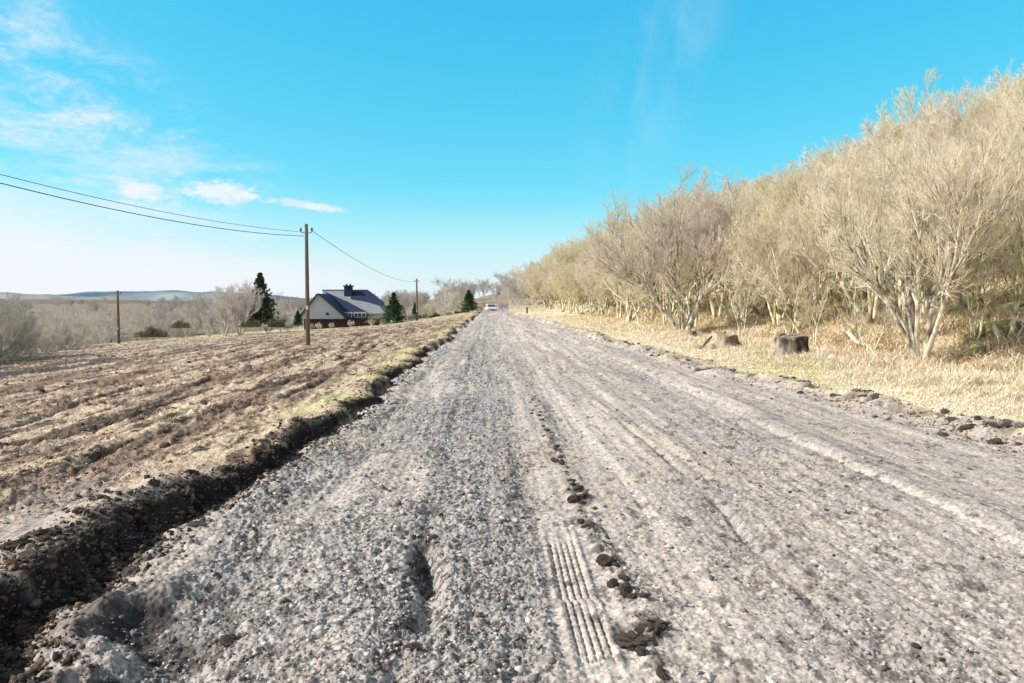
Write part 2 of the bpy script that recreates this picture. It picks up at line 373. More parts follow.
# ------------------------------------------------------------------ distant hills
def hills(name, D, px0, px1, tops, base, c1, c2, c3, seed, depth=500, sc=.004):
    n = 240; m = 14
    px = np.linspace(px0, px1, n); top = np.interp(px, [t[0] for t in tops], [t[1] for t in tops])
    top = top - (fbm(px * .05, px * 0, seed, 4) - .5) * 3.0
    V = []
    for j in range(m):
        t = j / (m - 1); d = D - depth * .5 + depth * t
        xx = (px - 488) / F * d
        zt = CAMZ + (302 - top) / F * D
        z = base + (zt - base) * math.sin(t * PI * .5) ** 1.0
        z = z + (fbm(xx * .01, d * .01 + xx * 0, seed + 3, 4) - .5) * 6 * (1 - t)
        V.append(np.stack([xx, xx * 0 + d, z], 1))
    xx = (px - 488) / F * (D + depth); V.append(np.stack([xx, xx * 0 + D + depth, xx * 0 + base], 1)); m += 1
    V = np.concatenate(V)
    i = (np.arange(m - 1)[:, None] * n + np.arange(n - 1)[None, :]).ravel()
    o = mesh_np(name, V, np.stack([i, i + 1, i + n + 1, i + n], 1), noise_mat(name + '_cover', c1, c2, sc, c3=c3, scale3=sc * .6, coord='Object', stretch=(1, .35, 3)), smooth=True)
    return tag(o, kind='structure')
hills('heather_hill', 1500, -250, 330, [(-250, 282), (-100, 287), (0, 291), (30, 292), (60, 294), (110, 296), (160, 299), (240, 304), (330, 310)], -8, (.50, .46, .48), (.38, .36, .38), (.26, .28, .27), 5)  # distance haze is tinted into the colours of both far hills
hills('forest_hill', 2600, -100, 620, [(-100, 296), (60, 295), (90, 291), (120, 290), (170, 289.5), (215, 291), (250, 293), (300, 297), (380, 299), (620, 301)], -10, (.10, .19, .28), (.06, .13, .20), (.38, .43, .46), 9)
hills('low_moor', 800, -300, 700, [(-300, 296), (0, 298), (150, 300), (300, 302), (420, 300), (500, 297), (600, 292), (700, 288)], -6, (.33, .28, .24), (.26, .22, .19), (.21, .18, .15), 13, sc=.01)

# ------------------------------------------------------------------ branching plants
def unit(v): return v / np.maximum(np.linalg.norm(v, axis=-1, keepdims=True), 1e-9)
def grow(st, dr, ln, rd, K, wander, up, taper, rng):
    pts = [st]; dirs = [dr]; d = dr
    for k in range(K):
        d = unit(d + rng.normal(0, wander, d.shape) + np.array([0, 0, up]))
        pts.append(pts[-1] + d * (ln / K)[:, None]); dirs.append(d)
    P = np.stack(pts, 1); D = np.stack(dirs, 1)
    rr = rd[:, None] * (1 - (1 - taper) * np.linspace(0, 1, K + 1)[None, :])
    return P, D, rr
def spawn(P, D, rr, ln, nch, t0, t1, ang, lr, r_ratio, rng, upb=0.0, minr=.003):
    N, K1, _ = P.shape; K = K1 - 1
    idx = np.repeat(np.arange(N), nch); n = len(idx)
    t = rng.uniform(t0, t1, n); f = t * K; k = np.minimum(f.astype(int), K - 1); fr = (f - k)
    pos = P[idx, k] * (1 - fr)[:, None] + P[idx, k + 1] * fr[:, None]
    d = D[idx, k + 1]
    rv = rng.normal(0, 1, (n, 3)); rv[:, 2] += upb
    perp = unit(rv - (rv * d).sum(1)[:, None] * d)
    a = np.radians(rng.uniform(ang[0], ang[1], n))
    nd = unit(d * np.cos(a)[:, None] + perp * np.sin(a)[:, None])
    L = ln[idx] * lr * (1.15 - .6 * t) * rng.uniform(.6, 1.3, n)
    r = np.maximum((rr[idx, k] * (1 - fr) + rr[idx, k + 1] * fr) * r_ratio * rng.uniform(.8, 1.1, n), minr)
    return pos, nd, L, r
def tubes(P, D, rr, ns):
    N, K1, _ = P.shape
    ref = np.where(np.abs(D[..., 2:3]) > .8, np.array([1., 0, 0]), np.array([0, 0, 1.]))
    ref = np.broadcast_to(ref[:, :1], D.shape)
    u = unit(np.cross(D, ref)); w = np.cross(D, u)
    a = np.arange(ns) / ns * 2 * PI
    V = P[:, :, None] + rr[:, :, None, None] * (u[:, :, None] * np.cos(a)[None, None, :, None] + w[:, :, None] * np.sin(a)[None, None, :, None])
    i = (np.arange(N)[:, None, None] * K1 + np.arange(K1 - 1)[None, :, None]) * ns
    k = np.arange(ns)[None, None, :]; k2 = (k + 1) % ns
    Fq = np.stack([i + k, i + k2, i + ns + k2, i + ns + k], -1).reshape(-1, 4)
    return V.reshape(-1, 3), Fq
def cat(parts):
    vs, fs, b = [], [], 0
    for v, f in parts: vs.append(v); fs.append(f + b); b += len(v)
    return np.concatenate(vs), np.concatenate(fs)
def tree_geo(seed, H=6.5, stems=5, lean=(8, 32), r0=.09, br=(9, 8, 7, 5), spread=1.0, minr=.005, angs=(20, 46), up=.07, env=.46, rk=.70, low=.22, wand=.08):
    rng = np.random.default_rng(seed)
    az = np.arange(stems) / stems * 2 * PI + rng.uniform(-.5, .5, stems)
    le = np.radians(rng.uniform(lean[0], lean[1], stems))
    dr = np.stack([np.sin(le) * np.cos(az), np.sin(le) * np.sin(az), np.cos(le)], 1)
    st = np.stack([np.cos(az) * r0 * .8, np.sin(az) * r0 * .8, az * 0 - .12], 1)
    ln = H * .76 * rng.uniform(.85, 1.05, stems); rd = r0 * rng.uniform(.65, 1.1, stems)
    ax, bz, cz = H * env, H * .50, H * .50
    def fit(P, D):        # keep the main wood inside one domed crown
        q = P - np.array([0, 0, cz]); rho = np.sqrt((q[..., 0] / ax) ** 2 + (q[..., 1] / ax) ** 2 + (np.maximum(q[..., 2], 0) / bz) ** 2)
        t_ = np.ones_like(rho); big = rho > .55; t_[big] = (.55 + .37 * np.tanh((rho[big] - .55) / .37)) / rho[big]
        P2 = np.array([0, 0, cz]) + q * np.stack([t_, t_, np.where(q[..., 2] > 0, t_, 1)], -1)
        D2 = D.copy(); D2[:, 1:] = unit(P2[:, 1:] - P2[:, :-1] + 1e-6); return P2, D2
    lv = []
    P, D, rr = grow(st, dr, ln, rd, 10, wand, .03, .25, rng); P, D = fit(P, D); lv.append((P, D, rr))
    rr[:, 0] *= 1.35
    c = spawn(P, D, rr, ln, br[0], low, .92, angs, .53 * spread, rk, rng, .3, minr); P, D, rr = grow(*c, 6, wand + .02, up, .3, rng); P, D = fit(P, D); lv.append((P, D, rr)); L1 = c[2]
    c = spawn(P, D, rr, L1, br[1], .15, 1, (18, 46), .46, rk, rng, .3, minr); P, D, rr = grow(*c, 4, .09, up, .35, rng); lv.append((P, D, rr)); L2 = c[2]
    c = spawn(P, D, rr, L2, br[2], .15, 1, (16, 44), .56, .65, rng, .3, minr * .68); P, D, rr = grow(*c, 3, .09, up, .4, rng); lv.append((P, D, rr)); L3 = c[2]
    if len(br) > 3 and br[3]:
        c = spawn(P, D, rr, L3, br[3], .2, 1, (16, 46), .65, .7, rng, .2, minr * .5); P, D, rr = grow(*c, 2, .09, .05, .5, rng); lv.append((P, D, rr))
    tr = cat([tubes(*lv[0], 8), tubes(*lv[1], 5), tubes(*lv[2], 3)])
    cr = cat([tubes(*l, 3) for l in lv[3:]])
    return tr, cr
def make_tree(name, geo, label, catg='tree', bark='bark', twig='twig', group=None):
    root = empty(name); tag(root, label, catg, group)
    mesh_np('trunk', *geo[0], M[bark], root, smooth=True); mesh_np('crown', *geo[1], M[twig], root, smooth=False)
    return root

# two trees one can single out
t = make_tree('bare_tree', tree_geo(101, H=6.2, stems=10, lean=(2, 27), r0=.062, br=(13, 8, 6, 3), minr=.006, spread=.95, env=.50, rk=.74, low=.34, wand=.06), 'nearest bare tree, many pale upright stems fanning from one base in the straw grass')
x, y, z = at(921, 372, 17.0); t.location = (x, y, gz(x, y)); t.rotation_euler[2] = 1.1
t = make_tree('bare_tree', tree_geo(202, H=8.3, stems=8, lean=(8, 46), r0=.11, br=(13, 9, 7, 4), minr=.009, rk=.76, spread=1.1, env=.62), 'broad spreading bare tree with dark forked base, behind and left of the wide pale stump')
x, y, z = at(684, 335, 35.0); t.location = (x, y, gz(x, y)); t.rotation_euler[2] = .4

protos = []
specs = [(6.2, 5, (5, 28), .075), (6.8, 4, (4, 24), .085), (6.0, 6, (8, 34), .07), (7.0, 3, (3, 20), .09), (5.6, 5, (6, 36), .065), (6.6, 2, (2, 16), .10), (6.4, 4, (8, 30), .08)]
for i, (h, s, ln, r) in enumerate(specs):
    protos.append(tree_geo(300 + i, H=h * 1.12, stems=s, lean=ln, r0=r, br=(16 if s < 4 else 12, 8, 7, 6), minr=.009, spread=1.05))
WG = 'bare trees of the hillside wood'
WL = 'bare pale-twigged tree standing among many alike in the wood right of the road'
roots = [make_tree('woodland_tree', g, WL, group=WG) for g in protos]
used = [False] * len(roots)
PH = [float(np.percentile(g[1][0][:, 2], 99.7)) for g in protos]
SX = [480, 520, 560, 600, 640, 700, 760, 800, 850, 950, 1024, 1100]; SY = [284, 268, 246, 228, 200, 184, 176, 168, 146, 98, 66, 40]
def put_tree(k, x, y, s, rz, label=None, sz=None):
    z = float(terrain(np.array([x]), np.array([y]), False)[0])
    cap = (CAMZ + (302 - float(np.interp(488 + F * x / y, SX, SY))) * y / F - z) / PH[k]     # the wood's canopy rises as one even slope
    deep = x > 15
    s = min(s, cap * rng.uniform(.9, 1.03)) if not deep else min(max(cap * rng.uniform(.92, 1.03), .62), 1.55)
    if not used[k]:
        r = roots[k]; used[k] = True; r.location = (x, y, z); r.rotation_euler[2] = rz; r.scale = (s, s, sz or s)
    else: r = dup(roots[k], (x, y, z), rz, s, sz=sz)
    if label: r['label'] = label
    return r
rng = random.Random(5)
pts = []
def far_enough(x, y, d): return all((x - a) ** 2 + (y - b) ** 2 > d * d for a, b in pts)
# front row, then rows up the slope
yy = 15.0
while yy < 175:
    x = (12.3 if yy < 30 else 10.9) + rng.uniform(-.7, 1.2) + (0 if yy < 120 else -(yy - 120) * .03)
    if x / yy < .95 and not (30 < yy < 38 and x < 11.5): pts.append((x, yy)); put_tree(rng.randrange(7), x, yy, (.82 + .0038 * min(yy, 130)) * rng.uniform(.82, 1.12), rng.uniform(0, 6.28))
    yy += 2.1 + yy * .016 + rng.uniform(-.3, .5)
cnt = len(pts)
for row in range(1, 9):
    yy = 14.0 + row * 1.5
    while yy < 210:
        x = 11.5 + row * (2.3 + row * .30) + rng.uniform(-1.2, 1.2)
        if x / yy < .92 and far_enough(x, yy, 1.6) and cnt < 275:
            pts.append((x, yy)); cnt += 1
            put_tree(rng.randrange(7), x, yy, (.95 + .0036 * min(yy, 130)) * rng.uniform(.85, 1.15), rng.uniform(0, 6.28))
        yy += 3.0 + row * .35 + yy * .035 + rng.uniform(-.5, .8)
print('wood trees', cnt)

# trees beyond the end of the road, and scrub left
bush_geo = [tree_geo(500 + i, H=h, stems=s, lean=(10, 60), r0=.04, br=(8, 7, 6, 4), minr=.006, spread=1.15) for i, (h, s) in enumerate([(2.6, 8), (2.2, 10), (3.2, 7), (2.8, 6)])]
SG = 'bare scrub bushes beyond the field'
broots = [make_tree('scrub_bush', g, 'grey leafless scrub bush in the thicket beyond the left field', 'bush', 'scrubtwig', 'scrubtwig', SG) for g in bush_geo]
far_geo = [tree_geo(600 + i, H=h, stems=s, lean=(4, 30), r0=.10, br=(10, 8, 6, 4), minr=.013, spread=1.1) for i, (h, s) in enumerate([(7, 4), (8, 3), (6.5, 5)])]
FG = 'hazy bare trees beyond the end of the road'
froots = [make_tree('distant_tree', g, 'hazy leafless tree in the far belt past the end of the road', 'tree', 'fartwig', 'fartwig', FG) for g in far_geo]
first = {}
def put(rootsl, k, x, y, s, rz, label=None, sz=None, group=None, dz=0):
    z = float(terrain(np.array([x]), np.array([y]), False)[0]) + dz
    key = (id(rootsl), k)
    if key not in first:
        r = rootsl[k]; first[key] = 1; r.location = (x, y, z); r.rotation_euler[2] = rz; r.scale = (s, s, sz or s)
    else: r = dup(rootsl[k], (x, y, z), rz, s, sz=sz)
    if label: r['label'] = label
    if group: r['group'] = group
    return r
for i in range(85):       # far belt
    y = rng.uniform(150, 330); px = rng.uniform(395, 640)
    x = (px - 488) / F * y
    if abs(x - 1.2) < 4 and y < 190: continue
    if y < 210 and x > 9: continue
    put(froots, rng.randrange(3), x, y, rng.uniform(.75, 1.15), rng.uniform(0, 6.28))
n = 0                      # near edge of the scrub, then the thicket behind
for i in range(62):
    y = 26 + i * 1.45 + rng.uniform(-1, 1); fe = float(field_edge(np.array([y]))[0])
    x = fe - rng.uniform(.3, 3.5)
    if x / y < -.92: continue
    if y > 76: continue
    put(broots, rng.randrange(4), x, y, rng.uniform(.8, 1.3) * (1.35 if y < 46 else 1), rng.uniform(0, 6.28))
for i in range(215):
    y = 32 + 165 * (i / 215) ** 1.15 + rng.uniform(-2, 2); px = rng.uniform(-90, 330)
    x = (px - 488) / F * y; fe = float(field_edge(np.array([y]))[0]) if y < 125 else -28
    if x > fe - 2.5: continue
    put(broots, rng.randrange(4), x, y, rng.uniform(.85, 1.7), rng.uniform(0, 6.28))
VG = 'hazy bare trees across the valley'
for i in range(95):
    y = rng.uniform(110, 380); px = rng.uniform(-60, 420); x = (px - 488) / F * y
    if x > -24: continue
    put(froots, rng.randrange(3), x, y, rng.uniform(.6, .95), rng.uniform(0, 6.28), 'hazy leafless tree in the wooded valley left of the house', group=VG)
# taller bare trees by the dark spruce and around the garden
for px, y, s, k, lab in ((228, 84, .95, 0, 'tall bare tree left of the dark spruce, at the corner of the field'), (243, 82, 1.05, 2, 'bare tree touching the left side of the dark spruce'), (212, 90, .8, 1, 'smaller bare tree furthest left of the group beside the spruce'), (282, 92, .5, 0, 'small bare tree between the spruce and the house')):
    x = (px - 488) / F * y; r = put(froots, k, x, y, s, px, lab); 
    if 'group' in r: del r['group']
GG = 'bare garden shrubs along the far hedge line'
for px, y, s in ((352, 96, .42), (384, 94, .5), (408, 100, .75), (428, 104, .8), (437, 112, .9), (446, 108, .7), (455, 116, .8), (403, 93, .4), (419, 118, 1.1), (462, 118, .6), (478, 118, .45), (376, 120, 1.5), (433, 128, 1.4), (396, 130, 1.5), (450, 135, 1.5), (412, 92, .45), (442, 96, .4), (320, 94, .3), (290, 86, .45), (270, 84, .4), (313, 95, .42), (333, 95, .38), (372, 95, .45)):
    x = (px - 488) / F * y; put(broots, rng.randrange(4), x, y, s, px, 'leafless garden shrub in the line behind the field between house and road end', group=GG)

x, y, z = at(503, 312, 122); M['lilac'] = noise_mat('lilac_grey_twigs', (.58, .55, .66), (.48, .46, .56), 2)
r_ = make_tree('garden_shrub', bush_geo[0], 'pale lilac-grey leafless shrub right of the white car at the road end', 'bush', 'lilac', 'lilac'); r_.location = (x, y, z); r_.scale = (.8, .8, .85)
# ------------------------------------------------------------------ conifers and evergreen shrubs
def conifer(label, x, y, H, W, seed, z=None):
    rg = np.random.default_rng(seed)
    root = empty('conifer', (x, y, gz(x, y) if z is None else z)); tag(root, label, 'tree')
    MB().tube([(0, 0, -.2), (0, 0, H * .5), (0, 0, H)], [H * .022, H * .014, .01], 8).build('trunk', M['pinebark'], root, True)
    n = 230; tier = rg.integers(0, 24, n); t = np.clip((tier + .8) / 24.5 + rg.normal(0, .006, n), .04, .995) ** .9; a = rg.uniform(0, 2 * PI, n)
    ln = W * .5 * (1.03 - t) ** 1.1 * rg.uniform(.45, 1.35, n) + .05
    st = np.stack([t * 0, t * 0, t * H], 1); d = unit(np.stack([np.cos(a), np.sin(a), .15 - .35 * (1 - t)], 1))
    P, D, rr = grow(st, d, ln, ln * 0 + .012, 4, .06, .03, .4, rg)
    c = spawn(P, D, rr, ln, 12, .15, 1, (30, 65), .38, .6, rg, -.4, .005); P2, D2, r2 = grow(*c, 2, .1, -.02, .5, rg)
    K = 9; idx = np.repeat(np.arange(len(P2)), K); f = rg.uniform(0, 1, len(idx))
    p = P2[idx, 0] * (1 - f)[:, None] + P2[idx, 2] * f[:, None]
    q = unit(D2[idx, 1] + rg.normal(0, .7, (len(idx), 3))) * (H * .030) * rg.uniform(.6, 1.4, len(idx))[:, None]
    s = unit(np.cross(q, rg.normal(0, 1, q.shape))) * (H * .0075)
    V = np.stack([p - s, p + s, p + q + s * .3, p + q - s * .3], 1).reshape(-1, 3); Fq = np.arange(len(V)).reshape(-1, 4)
    mesh_np('crown', *cat([tubes(P, D, rr, 3), (V, Fq)]), M['pine'], root)
    return root
x, y, z = at(261, 322, 86); conifer('tall dark blue-green spruce at the left edge of the field, left of the house', x, y, 5.6, 4.0, 1, z)
x, y, z = at(394, 321, 92); conifer('bushy dark green conifer directly right of the house', x, y, 3.5, 3.1, 2, z)
x, y, z = at(469, 310, 112); conifer('small round-bottomed conifer beside the end of the road', x, y, 3.0, 3.0, 3, z)
x, y, z = at(298, 325, 90); conifer('smallest green conifer, just left of the telegraph pole and house', x, y, 1.7, 1.4, 4, z)
x, y, z = at(415, 316, 110); conifer('narrow young conifer behind the second telegraph pole', x, y, 2.0, 1.1, 6, z)
def evergreen(label, x, y, z, w, h, seed, group=None, m='pine'):
    rg = np.random.default_rng(seed); root = empty('evergreen_shrub', (x, y, z)); tag(root, label, 'shrub', group)
    n = 500; dv = unit(rg.normal(0, 1, (n, 3))); dv[:, 2] = np.abs(dv[:, 2]); rr_ = rg.uniform(.3, 1, n)[:, None] * (1 + .25 * np.sin(dv[:, :1] * 7 + seed))
    p = dv * rr_ * np.array([w / 2, w / 3, h]); 
    st = np.zeros((30, 3)); dd = unit(dv[:30] * np.array([w / 2, w / 3, h])); P, D, r3 = grow(st, dd, np.full(30, h * .8), np.full(30, .02), 3, .1, .02, .4, rg)
    mesh_np('stem', *tubes(P, D, r3, 4), M['pinebark'], root)
    K = 14; idx = np.repeat(np.arange(n), K); c = p[idx] + rg.normal(0, .09, (n * K, 3)) * w * .5
    c[:, 2] = np.maximum(c[:, 2], 0.02)
    a = unit(rg.normal(0, 1, c.shape)) * .05; b = unit(np.cross(a, rg.normal(0, 1, c.shape))) * .035
    V = np.stack([c - a, c + b, c + a, c - b], 1).reshape(-1, 3)
    mesh_np('foliage', V, np.arange(len(V)).reshape(-1, 4), M[m], root)
M['gorse'] = noise_mat('olive_leaves', (.20, .21, .10), (.32, .30, .17), 3, rnd=.2)
for i, (px, py, Y, w, h, lab) in enumerate(((152, 337, 68, 2.4, .8, 'dark low evergreen shrub amid the grey scrub, right of the left telegraph pole'), (180, 328, 84, 2.2, .7, 'low green shrub left of the spruce at the field edge'), (250, 327, 82, 2.6, .6, 'low green shrub in front of the spruce'), (276, 327, 82, 2.2, .7, 'olive shrub between the spruce and the smallest conifer'))):
    x, y, z = at(px, py, Y); evergreen(lab, x, y, z, w, h, 40 + i, m='gorse')
HG = 'low evergreen shrubs along the hedge line'
for i, px in enumerate((372, 384, 404, 412, 425, 436, 447, 458, 466)):
    Y = 96 + (px - 372) * .2; x, y, z = at(px, 322 - (px - 372) * .085, Y); evergreen('low dark evergreen shrub in the hedge line between house and road end', x, y, z - .1, 1.7, .55, 60 + i, HG, 'gorse' if i % 3 == 0 else 'pine')

# ------------------------------------------------------------------ poles and cables
def pole(label, px, py, Y, top_py, r=.13, bars=True):
    x, y, z = at(px, py, Y); zt = at(px, top_py, Y)[2]; h = zt - z
    root = empty('telegraph_pole', (x, y, z)); tag(root, label, 'pole')
    MB().tube([(0, 0, -.8), (0, 0, h * .35), (0, 0, h * .7), (0, 0, h)], [r * 1.08, r, r * .88, r * .78], 14).build('shaft', M['pole'], root, True)
    MB().tube([(0, 0, h), (0, 0, h + .03), (0, 0, h + .06)], [r * .9, r * .85, r * .3], 14).build('cap', M['metal'], root)
    for s in (-1, 1):
        MB().tube([(s * r * .7, 0, h - .35), (s * (r + .14), 0, h - .33), (s * (r + .15), 0, h - .26)], .018, 6).build('bracket', M['metal'], root)
        MB().tube([(s * (r + .15), 0, h - .27), (s * (r + .15), 0, h - .21), (s * (r + .15), 0, h - .19), (s * (r + .15), 0, h - .12)], [.04, .05, .03, .035], 10).build('insulator', M['ceramic'], root, True)
    MB().box(-.05, .05, -r - .02, -r + .02, h * .28, h * .28 + .16).build('number_plate', M['paintwhite'], root)
    return (x, y, z, h, r)
P1 = pole('tall weathered telegraph pole standing in the field in front of the house', 308, 342, 33, 225, .092)
P2 = pole('thin distant telegraph pole right of the house and bushy conifer', 417, 324, 92, 279, .12)
P3 = pole('telegraph pole standing alone in the grey scrub at far left', 119, 344, 74, 291, .13)
# the pole out of the picture that the cables come from
def cable(label, A, B, sag, r):
    n = 40; pts = []
    for i in range(n + 1):
        t = i / n; pts.append((A[0] + (B[0] - A[0]) * t, A[1] + (B[1] - A[1]) * t, A[2] + (B[2] - A[2]) * t - 4 * sag * t * (1 - t)))
    o = MB().tube(pts, r, 6).build('overhead_cable', M['cable'], None, True); tag(o, label, 'cable'); return o
ph = P1[2] + P1[3]
A1 = at(304, 232, 33); A2 = at(304, 236, 33)
B1 = at(-330, 82, 12.5); B2 = at(-330, 90, 12.5)
cable('upper of the two overhead cables running left from the tall pole', A1, B1, .42, .008)
cable('lower of the two overhead cables running left from the tall pole', A2, B2, .50, .012)
cable('overhead cable dropping right from the tall pole past the house', at(311, 230, 33), at(417, 281, 92), .75, .011)

# ------------------------------------------------------------------ house
hx = lambda px, Y=100: (px - 488) / F * Y
hz = lambda py, Y=100: CAMZ + (302 - py) / F * Y
house = empty('house', (hx(340), 104, hz(327))); tag(house, 'white gabled house with grey slate roof, darkened for shade, behind the field', 'house')
def hb(mb, name, m, parent=house, **k):
    o = mb.build(name, M[m], None, **k)
    o.parent = parent
    off = Vector(house.location)
    for v in o.data.vertices: v.co -= off
    return o
zb = hz(328)
gx0, gx1, gxa = hx(304), hx(345), hx(320.5)
ze, za = hz(316), hz(294.5)
g = MB(); g.prism([(gx0, zb), (gx1, zb), (gx1, ze), (gxa, za), (gx0, ze)], 100, 109); hb(g, 'gable_wall', 'render')
# wing roof: two sloping slabs
def slab(mb, p0, p1, p2, p3, t=.12):
    a = [Vector(p) for p in (p0, p1, p2, p3)]; nrm = (a[1] - a[0]).cross(a[3] - a[0]).normalized() * t
    if nrm.z < 0: nrm = -nrm
    b = [p + nrm for p in a]; mb.poly(a[::-1]); mb.poly(b)
    for i in range(4):
        j = (i + 1) % 4; mb.poly((a[i], a[j], b[j], b[i]))
ov = .45
m_ = MB(); slab(m_, (gx0 - ov, 99.6, ze - ov * .95), (gxa, 99.6, za + .02), (gxa, 108, za + .02), (gx0 - ov, 108, ze - ov * .95)); hb(m_, 'roof', 'slate')
slope = (za - ze) / (gx1 - gxa)
m_ = MB(); slab(m_, (gxa, 99.6, za + .02), (gx1 + ov, 99.6, ze - ov * slope), (gx1 + ov, 105, ze - ov * slope), (gxa, 108, za + .02)); hb(m_, 'roof', 'slate_shade_chimney')  # right slope has its shade put into the slate colour
m_ = MB(); slab(m_, (gxa, 99.45, za + .05), (gx1 + ov, 99.45, ze - ov * slope + .03), (gx1 + ov, 99.58, ze - ov * slope + .03), (gxa, 99.58, za + .05), .16)
slab(m_, (gxa, 99.58, za + .05), (gx0 - ov, 99.58, ze - ov * .95 + .03), (gx0 - ov, 99.45, ze - ov * .95 + .03), (gxa, 99.45, za + .05), .16); hb(m_, 'bargeboard', 'blackpaint')
# main range
rz_ = hz(290.5, 108)
rx0, rx1 = hx(324, 108), hx(369, 108); ex1 = hx(386, 103)
ezm = hz(313.5, 103)
w_ = MB(); w_.prism([(gx1 - .02, 103.6), (ex1 - .5, 103.6), (ex1 - .5, 112), (gx1 - .02, 112)], 0, 1)
mw = MB(); mw.box(gx1 - 1, ex1 - .5, 103.6, 112, zb, ezm); hb(mw, 'wall', 'render')
fr = MB(); fr.poly([(gxa + .2, 103, ezm), (ex1, 103, ezm), (rx1, 108, rz_), (rx0, 108, rz_)])
fr.poly([(ex1, 103, ezm), (ex1, 113, ezm), (rx1, 108, rz_)]); fr.poly([(ex1, 113, ezm), (gxa + .2, 113, ezm), (rx0, 108, rz_), (rx1, 108, rz_)]); fr.poly([(gxa + .2, 113, ezm), (gxa + .2, 103, ezm), (rx0, 108, rz_)])
mr = hb(fr, 'roof', 'slate')
# shade on the upper slates right of the chimney, painted as a dark strip
def onroof(px_t, t, lift=.05):   # t: 0 ridge .. 1 eave
    y = 108 - 5 * t; z = rz_ + (ezm - rz_) * t + lift; return (hx(px_t, y), y, z)
ds = MB(); ds.poly([onroof(352, .02, .06), onroof(370, .02, .06), onroof(385.5, .56, .06), onroof(384, .74, .06), onroof(368, .52, .06), onroof(352, .40, .06)])
hb(ds, 'roof_shade_patch', 'slate_shade_chimney')
ds = MB(); ds.poly([onroof(325, .04, .07), onroof(348, .50, .07), onroof(369, .97, .07), onroof(346, .97, .07), onroof(338, .6, .07)])
hb(ds, 'roof_shade_patch', 'slate_shade_chimney')  # shaded part of the roof laid on as a dark patch
rc = MB().tube([(rx0, 108, rz_ + .03), (rx1, 108, rz_ + .03)], .09, 6); hb(rc, 'ridge_tiles', 'blackpaint')
ch = MB(); ch.box(hx(346, 107), hx(353.5, 107), 106.6, 107.5, rz_ - .8, hz(286.8, 107)); co = hb(ch, 'chimney', 'slate_shade_chimney', mr)
cc = MB(); cc.box(hx(345, 107), hx(354.5, 107), 106.5, 107.6, hz(286.8, 107), hz(285.6, 107)); hb(cc, 'chimney_cap', 'blackpaint', mr)
for px in (348, 351.5):
    pt = MB().tube([(hx(px, 107), 107.05, hz(285.6, 107)), (hx(px, 107), 107.05, hz(284.2, 107))], .13, 10); hb(pt, 'chimney_pot', 'brick', mr)
for a, b in ((343.5, 352.5), (355, 366.5)):
    fm = MB(); fm.box(hx(a, 102.5), hx(b, 102.5), 102.4, 102.9, hz(317.8, 102.5), hz(312, 102.5)); wf = hb(fm, 'window', 'paintwhite')
    nmul = 3; wpx = (b - a) / nmul
    for k in range(nmul):
        pn = MB(); pn.box(hx(a + wpx * k + .45, 102.4), hx(a + wpx * (k + 1) - .45, 102.4), 102.37, 102.39, hz(317.1, 102.4), hz(313.2, 102.4)); hb(pn, 'pane', 'glass', wf)
pn = MB(); pn.box(hx(341, 100), hx(368, 100), 102.3, 103.6, zb, hz(318)); hb(pn, 'porch_wall', 'brick')
fm = MB(); fm.box(hx(327), hx(331), 99.93, 99.99, hz(315.5), hz(312)); wf = hb(fm, 'window', 'paintwhite'); pn = MB(); pn.box(hx(327.5), hx(330.5), 99.90, 99.925, hz(315), hz(312.5)); hb(pn, 'pane', 'glass', wf)
# brick garden wall with coping
gw = empty('garden_wall', (hx(345, 98), 98, hz(327, 98))); tag(gw, 'low dark red brick garden wall in front of the white house', 'wall')
mb = MB(); mb.box(-5.2, 4.6, 0, .22, -.4, 1.02); mb.build('wall', M['brick'], gw)
mb = MB(); mb.box(-5.25, 4.65, -.04, .26, 1.02, 1.09); mb.build('coping', M['blackpaint'], gw)

# ------------------------------------------------------------------ white car at the end of the road
x, y, z = at(491, 312.5, 128)
car = empty('parked_car', (x, y, z + .0), R(8)); tag(car, 'small white car parked at the far end of the road', 'car')
prof = [(-1.95, .35), (-1.98, .62), (-1.75, .86), (-1.0, .95), (-.45, 1.38), (.95, 1.42), (1.65, 1.0), (1.95, .92), (1.98, .35)]
b_ = MB(); b_.prism(prof, -.84, .84, axis='x'); b_.build('body', M['paintwhite'], car, bevel=.05)
g_ = MB(); g_.poly([(-.68, -.99, 1.0), (.68, -.99, 1.0), (.60, -.49, 1.35), (-.60, -.49, 1.35)]); o = g_.build('windscreen', M['glass'], car); o.location = (0, -.03, .03)
for s in (-1, 1):
    sw = MB(); sw.poly([(s * .86, -.85, 1.0), (s * .86, -.42, 1.3), (s * .86, .85, 1.33), (s * .86, 1.4, 1.0)]); sw.build('side_window', M['glass'], car)
    hl = MB(); hl.box(s * .58 - .16, s * .58 + .16, -2.0, -1.94, .62, .78); hl.build('headlight', M['lamp'], car, bevel=.02)
    mi = MB(); mi.box(s * .96 - .09, s * .96 + .09, -.75, -.65, .95, 1.08); mi.build('wing_mirror', M['paintwhite'], car, bevel=.02)
    for yy_ in (-1.25, 1.25):
        wh = MB().tube([(s * .68, yy_, .32), (s * .88, yy_, .32)], .32, 20); w = wh.build('wheel', M['rubber'], car)
        rm = MB().tube([(s * .86, yy_, .32), (s * .895, yy_, .32)], .2, 14); rm.build('rim', M['metal'], w)
gr_ = MB(); gr_.box(-.35, .35, -2.01, -1.97, .45, .6); gr_.build('grille', M['blackpaint'], car)
# short dark gate post on the right of the far road
x, y, z = at(527, 313, 100); p = MB().tube([(0, 0, -.3), (0, 0, .75), (0, 0, .8)], [.13, .13, .06], 10).build('wooden_post', M['pole'], None); p.location = (x, y, z); tag(p, 'short dark wooden post on the right verge near the road end', 'post')

